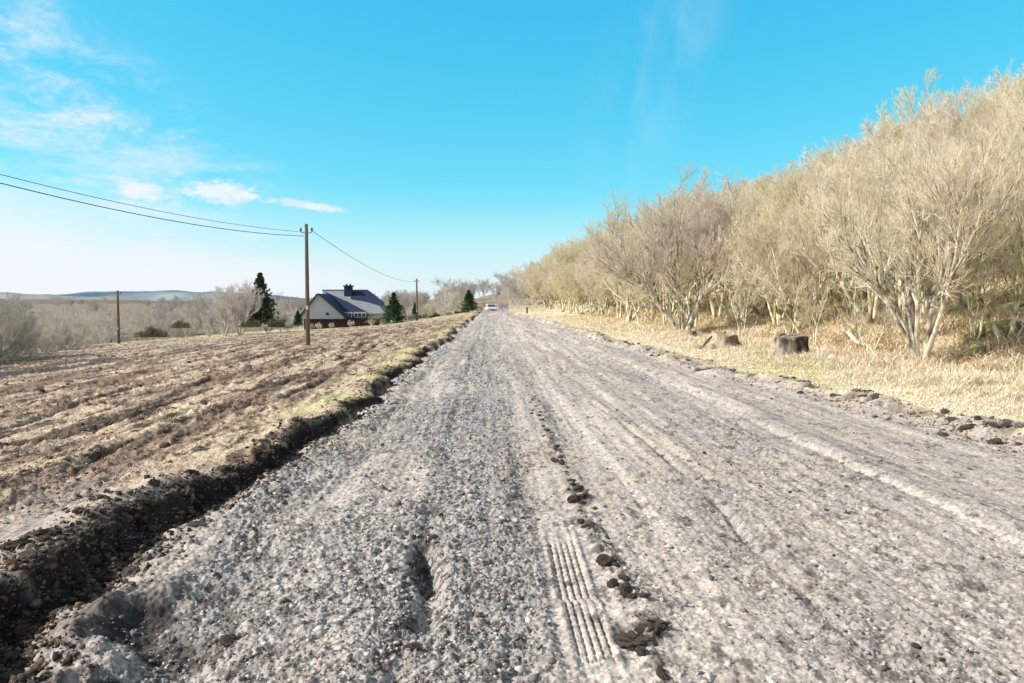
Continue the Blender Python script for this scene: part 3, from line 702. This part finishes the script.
# ------------------------------------------------------------------ stumps, log, boulders
def stump(label, x, y, r, h, seed, flare=1.5, tilt=(0, 0), nroots=7, rag=.05, face='cutwood', bk='stumpbark'):
    rg = np.random.default_rng(seed); na, nh = 56, 14
    root = empty('tree_stump', (x, y, gz(x, y) - .03)); tag(root, label, 'tree stump'); root.rotation_euler = (tilt[0], tilt[1], 0)
    a = np.arange(na) / na * 2 * PI; V = []
    for j in range(nh):
        t = j / (nh - 1)
        rr_ = r * (1 + (flare - 1) * (1 - t) ** 2.6 * (.55 + .65 * np.clip(np.sin(a * nroots + seed), 0, 1))) * (1 + .10 * np.sin(a * 3 + seed) + .05 * (fbm(a * 5, a * 0 + t * 3, seed, 3) - .5) * 2)
        rr_ = rr_ + (fbm(np.cos(a) * 6 + 9, np.sin(a) * 6 + 9 + t, seed + 3, 3) - .5) * r * .22
        zz = t * h + (fbm(np.cos(a) * 2 + 5, np.sin(a) * 2 + 5, seed + 5, 3) - .5) * rag * 4 * t
        V.append(np.stack([np.cos(a) * rr_, np.sin(a) * rr_, zz], 1))
    V = np.concatenate(V); i = (np.arange(nh - 1)[:, None] * na + np.arange(na)[None, :]); j = (np.arange(nh - 1)[:, None] * na + (np.arange(na)[None, :] + 1) % na)
    mesh_np('bark', V, np.stack([i.ravel(), j.ravel(), j.ravel() + na, i.ravel() + na], 1), M[bk], root, smooth=True)
    top = V[-na:]; mb = MB(); c = top.mean(0); mb.v = [tuple(p) for p in top] + [tuple(c + np.array([0, 0, .01]))]
    mb.f = [(k, (k + 1) % na, na) for k in range(na)]; mb.build('cut_face', M[face], root)
    return root
x, y, z = at(790, 362, 19.5); stump('dark barrel-shaped tree stump with a sunlit left side, on the grass verge', x, y, .42, .62, 3, 1.32, (.05, -.06), face='stumpbark')
x, y, z = at(722, 352, 23.5); stump('wide pale flaring tree stump left of the dark barrel-shaped stump', x, y, .40, .50, 8, 2.1, (0, .05), 5, .08, bk='palestump')
x, y, z = at(688, 342, 32); stump('small low stump at the foot of the broad spreading tree', x, y, .35, .28, 12, 1.5)
def branchlog(label, pts, r0, r1, m='bark', name='fallen_branch', catg='branch'):
    n = len(pts); rad = [r0 + (r1 - r0) * i / (n - 1) for i in range(n)]
    o = MB().tube(pts, rad, 8).build(name, M[m], None, True); tag(o, label, catg); return o
def gp(px, py, Y, dz=0):
    x, y, z = at(px, py, Y); return (x, y, gz(x, y) + dz)
branchlog('pale fallen branch lying in the grass left of the nearest bare tree', [gp(848, 335, 22, .55), gp(856, 343, 21.6, .30), gp(868, 348, 21.4, .16), gp(882, 350, 21.2, .12), gp(898, 350, 21, .10)], .06, .03)
branchlog('dark splintered branch leaning on the left side of the wide pale stump', [gp(699, 352, 23.4, .02), gp(705, 345, 23.3, .2), gp(712, 340, 23.2, .42)], .07, .03, 'stumpbark')
for q, (px, py, Y, w, lab) in enumerate(((1003, 350, 18.5, .55, 'large mossy boulder at the right edge under the trees'), (982, 358, 17.5, .28, 'smaller mossy boulder in front of the large mossy one'), (1012, 318, 22, .5, 'dark mossy rock higher on the bank at the right edge'))):
    rg = np.random.default_rng(q + 90); import bmesh
    bm = bmesh.new(); bmesh.ops.create_icosphere(bm, subdivisions=5, radius=1)
    co_ = np.array([v.co[:] for v in bm.verts]); d_ = 1 + (fbm(co_[:, 0] * 1.3 + 5 + q, co_[:, 1] * 1.3 + co_[:, 2] * 1.7 + 5, q + 5, 5) - .5) * .9
    for v, k in zip(bm.verts, d_): v.co = Vector((v.co.x * k * w, v.co.y * k * w * .8, v.co.z * k * w * .55))
    me = bpy.data.meshes.new('boulder'); bm.to_mesh(me); bm.free(); me.materials.append(M['moss']); me.polygons.foreach_set('use_smooth', np.ones(len(me.polygons), bool))
    o = bpy.data.objects.new('mossy_boulder', me); COL.objects.link(o); x, y, z = at(px, py, Y); o.location = (x, y, gz(x, y) + w * .12); tag(o, lab, 'boulder')

# saplings: thin pale leaning trees in front of the wood
sap_geo = [tree_geo(700 + i, H=4.6, stems=s, lean=l, r0=.045, br=(8, 6, 5, 3), minr=.006, spread=.75) for i, (s, l) in enumerate([(1, (10, 25)), (2, (5, 25)), (3, (8, 30))])]
for k, (px, py, Y, gi, rz, s, lab) in enumerate(((806, 345, 23, 0, 3.0, 1.0, 'thin pale sapling leaning left, just behind the dark barrel-shaped stump'), (815, 345, 24, 1, .4, .8, 'slim upright sapling right of the leaning one behind the stump'), (742, 340, 27, 2, 1.2, .9, 'young multi-stemmed tree behind the wide pale stump'), (870, 352, 20.5, 1, 2.2, .75, 'slender sapling between the dark stump and the nearest bare tree'), (975, 352, 18.5, 2, 4.0, 1.0, 'pale sapling close right of the nearest bare tree'), (640, 335, 42, 2, .5, 1.0, 'young tree left of the broad spreading tree'))):
    r = make_tree('sapling', sap_geo[gi], lab, 'tree'); x, y, z = at(px, py, Y); r.location = (x, y, gz(x, y)); r.rotation_euler[2] = rz; r.scale = (s, s, s)

# ------------------------------------------------------------------ loose stones: shapes
def rock_batch(xs, ys, sz, seed, flat=.6, sink=.30):
    rg = np.random.default_rng(seed); n = len(xs)
    base = np.array([[-1, -1, -1], [1, -1, -1], [1, 1, -1], [-1, 1, -1], [-1, -1, 1], [1, -1, 1], [1, 1, 1], [-1, 1, 1]], float) * .5
    V = base[None] * rg.uniform(.45, 1.25, (n, 8, 1)) + rg.normal(0, .10, (n, 8, 3))
    V[:, :, 2] *= flat; V *= sz[:, None, None]
    V *= rg.uniform(.65, 1.35, (n, 1, 3))
    a = rg.uniform(0, 2 * PI, n); tl = rg.uniform(-.6, .6, n)
    x_, z_ = V[..., 0] * np.cos(tl)[:, None] - V[..., 2] * np.sin(tl)[:, None], V[..., 0] * np.sin(tl)[:, None] + V[..., 2] * np.cos(tl)[:, None]
    X = x_ * np.cos(a)[:, None] - V[..., 1] * np.sin(a)[:, None]; Yv = x_ * np.sin(a)[:, None] + V[..., 1] * np.cos(a)[:, None]
    gzv = terrain(xs, ys)
    V = np.stack([X + xs[:, None], Yv + ys[:, None], z_ + (gzv + sz * flat * (.5 - sink))[:, None]], -1).reshape(-1, 3)
    f = np.array([[0, 3, 2, 1], [4, 5, 6, 7], [0, 1, 5, 4], [1, 2, 6, 5], [2, 3, 7, 6], [3, 0, 4, 7]])
    return V, (f[None] + 8 * np.arange(n)[:, None, None]).reshape(-1, 4)
def cols(n, palette, seed, per, var=.25):
    rg = np.random.default_rng(seed); p = np.array(palette)[rg.integers(0, len(palette), n)] * rg.uniform(1 - var, 1 + var, (n, 1))
    return np.repeat(p, per, 0)
def sample_y(n, y0, y1, rg, p=1.0):  # density falls with distance about as 1/y^(1+p)
    u = rg.uniform(0, 1, n); return (y0 ** -p + u * (y1 ** -p - y0 ** -p)) ** (-1 / p)
rg = np.random.default_rng(77)
# gravel on the track
n = 150000; ys = sample_y(n, 1.9, 38, rg, 1.0); xs = rg.uniform(-2.3, 5.6, n); xs = np.where(rg.random(n) < .4, rg.normal(-.2, 1.0, n), xs)
keep = (xs > xl(ys) + .3) & (xs < xr(ys)) & (rg.random(n) < .05 + .36 * gravel_mask(xs, ys)) & (np.abs(xs / ys) < .95)
keep &= ~((np.abs(xs - .515) < .17) & (ys < 5.3)) | (rg.random(n) < .03)
xs, ys = xs[keep], ys[keep]; sz = np.clip(rg.lognormal(-4.95, .6, len(xs)), .003, .034) * (1 + ys * .035)
V, Fq = rock_batch(xs, ys, sz, 1)
tag(mesh_np('gravel', V, Fq, M['stone'], attrs={'col': cols(len(xs), [(.54, .50, .475), (.40, .395, .40), (.64, .60, .575), (.20, .19, .195), (.25, .20, .18), (.46, .43, .41)], 2, 8)}), 'loose grey gravel spread over the dirt road', 'gravel', kind='stuff')
# crumbs of soil: ditch, field, right windrow
n = 60000; ys = sample_y(n, 1.9, 45, rg, .8); which = rg.random(n)
xs = np.where(which < .34, xl(ys) + rg.normal(.12, .19, n), np.where(which < .8, xl(ys) - np.abs(rg.normal(0, 3.5, n)) - .1, xr(ys) + rg.normal(.05, .28, n)))
keep = (np.abs(xs / ys) < .95) & ((which < .34) | (which > .8) | (fbm(xs * 1.5, ys * .6, 131, 3) > .5))
xs, ys, which = xs[keep], ys[keep], which[keep]; sz = np.clip(rg.lognormal(-4.4, .5, len(xs)), .005, .045) * (1 + ys * .01)
V, Fq = rock_batch(xs, ys, sz, 3, .7)
c1 = cols(len(xs), [(.20, .14, .11), (.38, .29, .23), (.12, .085, .07), (.50, .41, .33)], 4, 8)
dk = np.repeat((which < .34) & (np.abs(xs - xl(ys) - .16) < .2), 8); c1[dk] *= .3; lp = np.repeat((which < .34), 8) & ~dk; c1[lp] *= .42  # bank crumbs darkened to go with the painted ditch shade
tag(mesh_np('soil_crumbs', V, Fq, M['stone'], attrs={'col': c1}), 'crumbs of dark soil scattered along the ditch, field and road edges', 'soil', kind='stuff')

# countable clods: own objects sharing a few meshes
clod_meshes = []
import bmesh
for q in range(7):
    bm = bmesh.new(); bmesh.ops.create_icosphere(bm, subdivisions=4, radius=1)
    co_ = np.array([v.co[:] for v in bm.verts])
    d_ = 1 + (fbm(co_[:, 0] * 2.1 + co_[:, 2] + 5 + q * 3, co_[:, 1] * 2.1 + co_[:, 2] * 1.9 + 5, q + 50, 5, .7) - .5) * 1.5
    st_ = np.random.default_rng(q).uniform(.7, 1.25, 3)
    for v, k in zip(bm.verts, d_): v.co = Vector((v.co.x * k * st_[0], v.co.y * k * st_[1], v.co.z * k * .62 * st_[2]))
    me = bpy.data.meshes.new('clod'); bm.to_mesh(me); bm.free(); me.materials.append(M['clod'] if q < 5 else M['rock']); clod_meshes.append(me)
def clod(x, y, s, label, group, name='earth_clod', q=None, catg='clod'):
    o = bpy.data.objects.new(name, clod_meshes[q if q is not None else rng.randrange(5)]); COL.objects.link(o)
    o.location = (x, y, gz(x, y) + s * .22); o.scale = (s * rng.uniform(.8, 1.4), s, s * rng.uniform(.7, 1.1)); o.rotation_euler = (rng.uniform(-.3, .3), rng.uniform(-.3, .3), rng.uniform(0, 6.28))
    tag(o, label, catg, group); return o
def flat_at(px, py):   # on the z=0 ground
    Y = CAMZ * F / (py - 302); return (px - 488) / F * Y, Y
for px, py, s, lab in ((609, 571, .06, 'largest dark clod on the ridge of dirt right of the tread print'), (575, 505, .045, 'dark clod nearest above the tread print'), (580, 493, .05, 'dark clod on the dirt ridge beyond the tread print'), (637, 650, .055, 'dark clod lowest on the dirt ridge, close to the bottom edge'), (628, 600, .05, 'dark clod just below the largest on the dirt ridge'), (228, 640, .05, 'dark clod alone on gravel near the bottom left'), (594, 530, .05, 'dark flat clod level with the top of the tread print')):
    x, y = flat_at(px, py); clod(x, y, s, lab, None)
for i in range(64):
    y = 3.1 + 9.5 * (i / 64) ** 1.3 + rng.gauss(0, .12); x = .74 + rng.gauss(0, .055); clod(x, y, rng.uniform(.012, .036), 'small dark clod on the dirt ridge right of the tread print', 'small clods on the central dirt ridge')
for i in range(9):
    y = 3.4 + i * .25 + rng.uniform(-.08, .08); clod(-.42 + rng.uniform(-.07, .07), y, rng.uniform(.015, .032), 'dark clod in the short dark rut left of centre', 'clods in the short dark rut')
for i in range(95):
    y = float(sample_y(1, 7.5, 34, rg, .6)[0]); x = float(xr(np.array([y]))[0]) + rng.gauss(.12, .22); clod(x, y, rng.uniform(.02, .07), 'dark broken clod in the line of spoil along the right road edge', 'clods along the right road edge', q=rng.choice([0, 1, 2, 3, 4, 5, 6]))
for i in range(75):
    y = float(sample_y(1, 2.9, 30, rg, .6)[0]); x = float(xl(np.array([y]))[0]) + rng.gauss(-.05, .2); clod(x, y, rng.uniform(.02, .055), 'dark clod on the crumbling lip of the left bank', 'clods on the left bank')
for i in range(70):
    y = rng.uniform(6, 34); x = float(xl(np.array([y]))[0]) - abs(rng.gauss(0, 6)) - 1
    if x / y > -.8: clod(x, y, rng.uniform(.03, .075), 'brown clod lying on the stripped field', 'clods on the field')
for i in range(40):
    y = rng.uniform(3.1, 9); x = rng.uniform(1.2, min(5.2, y * .68)); clod(x, y, rng.uniform(.012, .024), 'small stone lying on the right half of the road', 'small stones on the road', 'loose_stone', rng.choice([5, 6, 3]), 'stone')

# ------------------------------------------------------------------ grass
def blades(xs, ys, hgt, wid, bend, seed, z0=None):
    rg = np.random.default_rng(seed); n = len(xs); a = rg.uniform(0, 2 * PI, n)
    d = np.stack([np.cos(a), np.sin(a)], 1); z = terrain(xs, ys) if z0 is None else z0
    fa = a + PI / 2 + rg.normal(0, .5, n); s = np.stack([np.cos(fa), np.sin(fa)], 1) * wid[:, None] * .5
    b = bend * rg.uniform(.4, 1.4, n)
    r = []
    for t, wk in ((0, 1), (.5, .8), (1, .15)):
        cx = xs + d[:, 0] * hgt * b * t ** 1.6; cy = ys + d[:, 1] * hgt * b * t ** 1.6; cz = z - .01 + hgt * t * (1 - .45 * np.minimum(b, 1.5) * t)
        r.append(np.stack([cx - s[:, 0] * wk, cy - s[:, 1] * wk, cz], 1)); r.append(np.stack([cx + s[:, 0] * wk, cy + s[:, 1] * wk, cz], 1))
    V = np.stack(r, 1).reshape(-1, 3); i = np.arange(n)[:, None] * 6
    Fq = np.concatenate([i + np.array([[0, 1, 3, 2]]), i + np.array([[2, 3, 5, 4]])])
    return V, Fq
n = 210000; ys = sample_y(n, 5.5, 75, rg, .5); xs = xr(ys) + .15 + rg.gamma(2.2, 1.7, n)
clump = fbm(xs * 1.6, ys * 1.6, 141, 3)
keep = (np.abs(xs / ys) < .9) & (xs < 16) & (rg.random(n) < .25 + 1.1 * sm(.3, .6, clump)) & ((xs - xr(ys) > .5) | (rg.random(n) < .3))
xs, ys, clump = xs[keep], ys[keep], clump[keep]; n = len(xs); dr_ = xs - xr(ys)
hg = (.06 + .30 * sm(.8, 4, dr_) * sm(.3, .7, clump)) * rg.uniform(.5, 1.4, n)
V, Fq = blades(xs, ys, hg, .005 + ys * .00055, .9 + 0 * xs, 5)
pc = cols(n, [(.90, .81, .63), (.82, .71, .54), (.94, .88, .73), (.72, .60, .46)], 6, 6, .15)
gsel = np.repeat((rg.random(n) < .25 * sm(.46, .68, fbm(xs * .8, ys * .35, 121, 4)) * (1 - sm(3, 5, dr_))), 6); pc[gsel] = pc[gsel] * np.array([.70, .86, .45])
bsel = np.repeat((rg.random(n) < .55 * sm(3, 6, dr_) * sm(.45, .6, fbm(xs * .6, ys * .6, 142, 3))), 6); pc[bsel] = pc[bsel] * np.array([.78, .58, .45])
tag(mesh_np('dry_grass', V, Fq, M['grass'], attrs={'col': pc}), 'straw coloured dead grass covering the right verge', 'grass', kind='stuff')
# bracken and litter on the wood floor
n = 60000; ys = sample_y(n, 9, 90, rg, .4); xs = 10.5 + np.abs(rg.normal(0, 6, n)); keep = (xs / ys < .95); xs, ys = xs[keep], ys[keep]; n = len(xs)
V, Fq = blades(xs, ys, rg.uniform(.1, .5, n) * (.4 + sm(.4, .7, fbm(xs, ys, 143, 3))), .012 + ys * .0009, 1.1 + 0 * xs, 7)
tag(mesh_np('bracken', V, Fq, M['grass'], attrs={'col': cols(n, [(.74, .58, .43), (.82, .70, .52), (.60, .57, .34), (.86, .77, .58), (.56, .38, .27)], 8, 6)}), 'brown dead bracken and litter under the wood', 'bracken', kind='stuff')
# dead grass scraps on the field
n = 130000; ys = sample_y(n, 2.6, 70, rg, .5); xs = xl(ys) - .12 - np.abs(rg.normal(0, 9, n)); pm = fbm((xs + ys * .05) * 2.6, ys * .30, 111, 6, .66)
keep = (xs / ys > -.9) & (rg.random(n) < 1.1 - 1.05 * sm(.44, .55, pm)) & (field_ruts(xs, ys) < .3) & (xs > field_edge(ys) - 1) & ((ys > 6) | (rg.random(n) < .25)); xs, ys = xs[keep], ys[keep]; n = len(xs)
V, Fq = blades(xs, ys, rg.uniform(.02, .07, n) * (1 + ys * .012), .005 + ys * .0006, 1.5 + 0 * xs, 9)
pc = cols(n, [(.74, .60, .43), (.62, .48, .34), (.80, .67, .50), (.40, .27, .19)], 10, 6, .2)
dl_ = xs - xl(ys); gs = np.repeat(rg.random(n) < .6 * bell(dl_, -.45, .5) * sm(7.5, 11, ys) * sm(.36, .62, fbm(xs * 1.2, ys * .6, 114, 4)), 6); pc[gs] = pc[gs] * np.array([.82, .92, .55])
tag(mesh_np('dead_grass', V, Fq, M['grass'], attrs={'col': pc}), 'flattened dead grass scraps over the stripped field', 'grass', kind='stuff')

# ------------------------------------------------------------------ sun and sky
sd = bpy.data.lights.new('sun', 'SUN'); sd.energy = 5.0; sd.angle = R(.5); sd.color = (1, .925, .81)
so = bpy.data.objects.new('sun', sd); COL.objects.link(so)
az, el = R(SUN_AZ), R(SUN_EL)
sdir = Vector((math.sin(az) * math.cos(el), math.cos(az) * math.cos(el), math.sin(el)))
so.rotation_euler = sdir.to_track_quat('Z', 'Y').to_euler(); so.location = (0, 0, 50)

W = bpy.data.worlds.new('World'); S.world = W; W.use_nodes = True; nt = W.node_tree; nt.nodes.clear()
N = nt.nodes.new; Lk = nt.links.new
def math_(op, a, b=None, c=None):
    n = N('ShaderNodeMath'); n.operation = op
    for i, v in enumerate((a, b, c)):
        if v is None: continue
        if isinstance(v, (int, float)): n.inputs[i].default_value = v
        else: Lk(v, n.inputs[i])
    return n.outputs[0]
def mrange(v, a, b, c=0, d=1, smooth=True):
    n = N('ShaderNodeMapRange'); n.interpolation_type = 'SMOOTHSTEP' if smooth else 'LINEAR'
    Lk(v, n.inputs[0]); n.inputs[1].default_value = a; n.inputs[2].default_value = b; n.inputs[3].default_value = c; n.inputs[4].default_value = d
    return n.outputs[0]
sky = N('ShaderNodeTexSky'); sky.sky_type = 'NISHITA'; sky.sun_disc = False; sky.sun_elevation = el; sky.sun_rotation = az
sky.air_density = 1.0; sky.dust_density = .6; sky.ozone_density = 1.0
tc = N('ShaderNodeTexCoord'); sx = N('ShaderNodeSeparateXYZ'); Lk(tc.outputs['Generated'], sx.inputs[0])
AZ = math_('ARCTAN2', sx.outputs[0], sx.outputs[1]); EL = math_('ARCSINE', sx.outputs[2])
hs = N('ShaderNodeHueSaturation'); hs.inputs['Saturation'].default_value = SKY_SAT = 1.25; Lk(sky.outputs[0], hs.inputs['Color'])
SKYS = .15
sp3 = N('ShaderNodeSeparateColor'); Lk(hs.outputs[0], sp3.inputs[0]); cb3 = N('ShaderNodeCombineColor')
for ch_, (pre, pw, post) in enumerate(((.09, 1.15, 1.15), (.15, .5, .985), (.138, .35, 1.09))):
    Lk(math_('MULTIPLY', math_('POWER', math_('MULTIPLY', sp3.outputs[ch_], pre), pw), post / SKYS), cb3.inputs[ch_])
zen = N('ShaderNodeVectorMath'); zen.operation = 'SCALE'; Lk(cb3.outputs[0], zen.inputs[0]); Lk(mrange(EL, .40, .85, 1, .24), zen.inputs['Scale'])   # sky above the view dimmed to weaken its fill light
pale = N('ShaderNodeMix'); pale.data_type = 'RGBA'; Lk(zen.outputs[0], pale.inputs[6]); pale.inputs[7].default_value = (.30 / SKYS, .34 / SKYS, .38 / SKYS, 1)
high = math_('SUBTRACT', 1.0, math_('MULTIPLY', math_('SUBTRACT', 1.0, mrange(EL, .42, .8, 0, .85)), math_('SUBTRACT', 1.0, mrange(math_('ABSOLUTE', AZ), .9, 1.7, 0, .8))))
Lk(high, pale.inputs[0]); skycol = pale.outputs[2]     # unseen sky overhead and behind greyed to cut the cyan fill
def dirang(px, py):
    x, y, z = at(px, py, 100); z -= CAMZ; return math.atan2(x, y), math.asin(z / math.sqrt(x*x + y*y + z*z))
# clouds in angle space (azimuth, elevation)
cv = N('ShaderNodeCombineXYZ'); Lk(AZ, cv.inputs[0]); Lk(EL, cv.inputs[1])
def cnoise(sx_, sy_, scale, detail=6, rough=.6, off=0, rot=0):
    mp = N('ShaderNodeMapping'); mp.inputs['Scale'].default_value = (sx_, sy_, 1); mp.inputs['Location'].default_value = (off, off * .7, 0); mp.inputs['Rotation'].default_value = (0, 0, rot); Lk(cv.outputs[0], mp.inputs[0])
    n = N('ShaderNodeTexNoise'); n.inputs['Scale'].default_value = scale; n.inputs['Detail'].default_value = detail; n.inputs['Roughness'].default_value = rough; n.inputs['Distortion'].default_value = .4; Lk(mp.outputs[0], n.inputs['Vector']); return n.outputs[0]
def ellipse(px, py, w, h, soft=.6, slope=0.0):
    a0, e0 = dirang(px, py); da = math_('SUBTRACT', AZ, a0); de = math_('SUBTRACT', EL, e0)
    de = math_('ADD', de, math_('MULTIPLY', da, slope))
    q = math_('ADD', math_('POWER', math_('DIVIDE', da, w / F), 2.0), math_('POWER', math_('DIVIDE', de, h / F), 2.0))
    return math_('SQRT', q)
layers = []
# small puffs
for (px, py, w, h, off) in ((137, 190, 22, 11, 1), (219, 192, 38, 12, 2), (245, 196, 16, 4, 3), (305, 205, 48, 5, 4), (322, 207, 26, 4, 6)):
    q = ellipse(px, py, w, h, slope=.12 if px > 300 else 0); nz = cnoise(1, 1.8, 60, 5, .6, off)
    layers.append((math_('MULTIPLY', mrange(math_('SUBTRACT', math_('MULTIPLY_ADD', nz, 1.9, .1), q), 0.0, .75), .9 if px < 300 else .6)))
# cirrus fan, upper left
q = ellipse(50, 120, 230, 110, slope=.45); nz = cnoise(1, 2.4, 9, 9, .7, 5, R(25)); nz2 = cnoise(1, 1.6, 60, 6, .65, 9, R(-30))
cir = math_('MULTIPLY', mrange(q, 1.1, .2), math_('MULTIPLY', mrange(nz, .42, .72), mrange(nz2, .25, .8, .35, 1.2)))
layers.append(math_('MULTIPLY', cir, .95))
q = ellipse(35, 30, 30, 45, slope=-.6); layers.append(math_('MULTIPLY', math_('MULTIPLY', mrange(q, 1.1, .1), mrange(cnoise(1, 2, 25, 7, .65, 11), .35, .7)), .4))
q = ellipse(660, 60, 90, 110, slope=-.8); layers.append(math_('MULTIPLY', math_('MULTIPLY', mrange(q, 1.1, .1), mrange(cnoise(2, 1, 7, 6, .6, 3), .35, .7)), .16))
# veil of high cloud low in the left sky: upper edge falls to the right
a0, e0 = dirang(0, 190); a1, e1 = dirang(420, 292)
sl = (e1 - e0) / (a1 - a0)
edge = math_('MULTIPLY_ADD', math_('SUBTRACT', AZ, a0), sl, e0)
dd = math_('SUBTRACT', edge, EL)
dd = math_('ADD', dd, math_('MULTIPLY_ADD', cnoise(1, 4, 5, 6, .6, 15, R(12)), .12, -.06))
veil = mrange(dd, -.05, .06, 0, .93)
veil = math_('MULTIPLY', veil, mrange(AZ, .12, -.2))
layers.append(veil)
band = math_('MULTIPLY', math_('MULTIPLY', mrange(math_('ABSOLUTE', math_('ADD', dd, .075)), .05, .0), mrange(cnoise(1, 5, 6, 6, .6, 25, R(12)), .4, .62)), .45)
layers.append(math_('MULTIPLY', band, mrange(AZ, -.15, -.5)))
layers.append(mrange(EL, .16, -.02, 0, .72))     # pale air near the horizon
inv = None
for l in layers:
    k = math_('SUBTRACT', 1.0, l); inv = k if inv is None else math_('MULTIPLY', inv, k)
cm = math_('SUBTRACT', 1.0, inv)
mx = N('ShaderNodeMix'); mx.data_type = 'RGBA'; Lk(cm, mx.inputs[0]); Lk(skycol, mx.inputs[6])
mx.inputs[7].default_value = (.90 / SKYS, .94 / SKYS, .99 / SKYS, 1)
bg = N('ShaderNodeBackground'); bg.inputs['Strength'].default_value = SKYS; Lk(mx.outputs[2], bg.inputs['Color'])
wo = N('ShaderNodeOutputWorld'); Lk(bg.outputs[0], wo.inputs['Surface'])

S.view_settings.view_transform = 'Standard'; S.view_settings.look = 'None'; S.view_settings.exposure = 0; S.view_settings.gamma = 1
S.render.engine = 'CYCLES'
S.cycles.max_bounces = 5; S.cycles.diffuse_bounces = 4
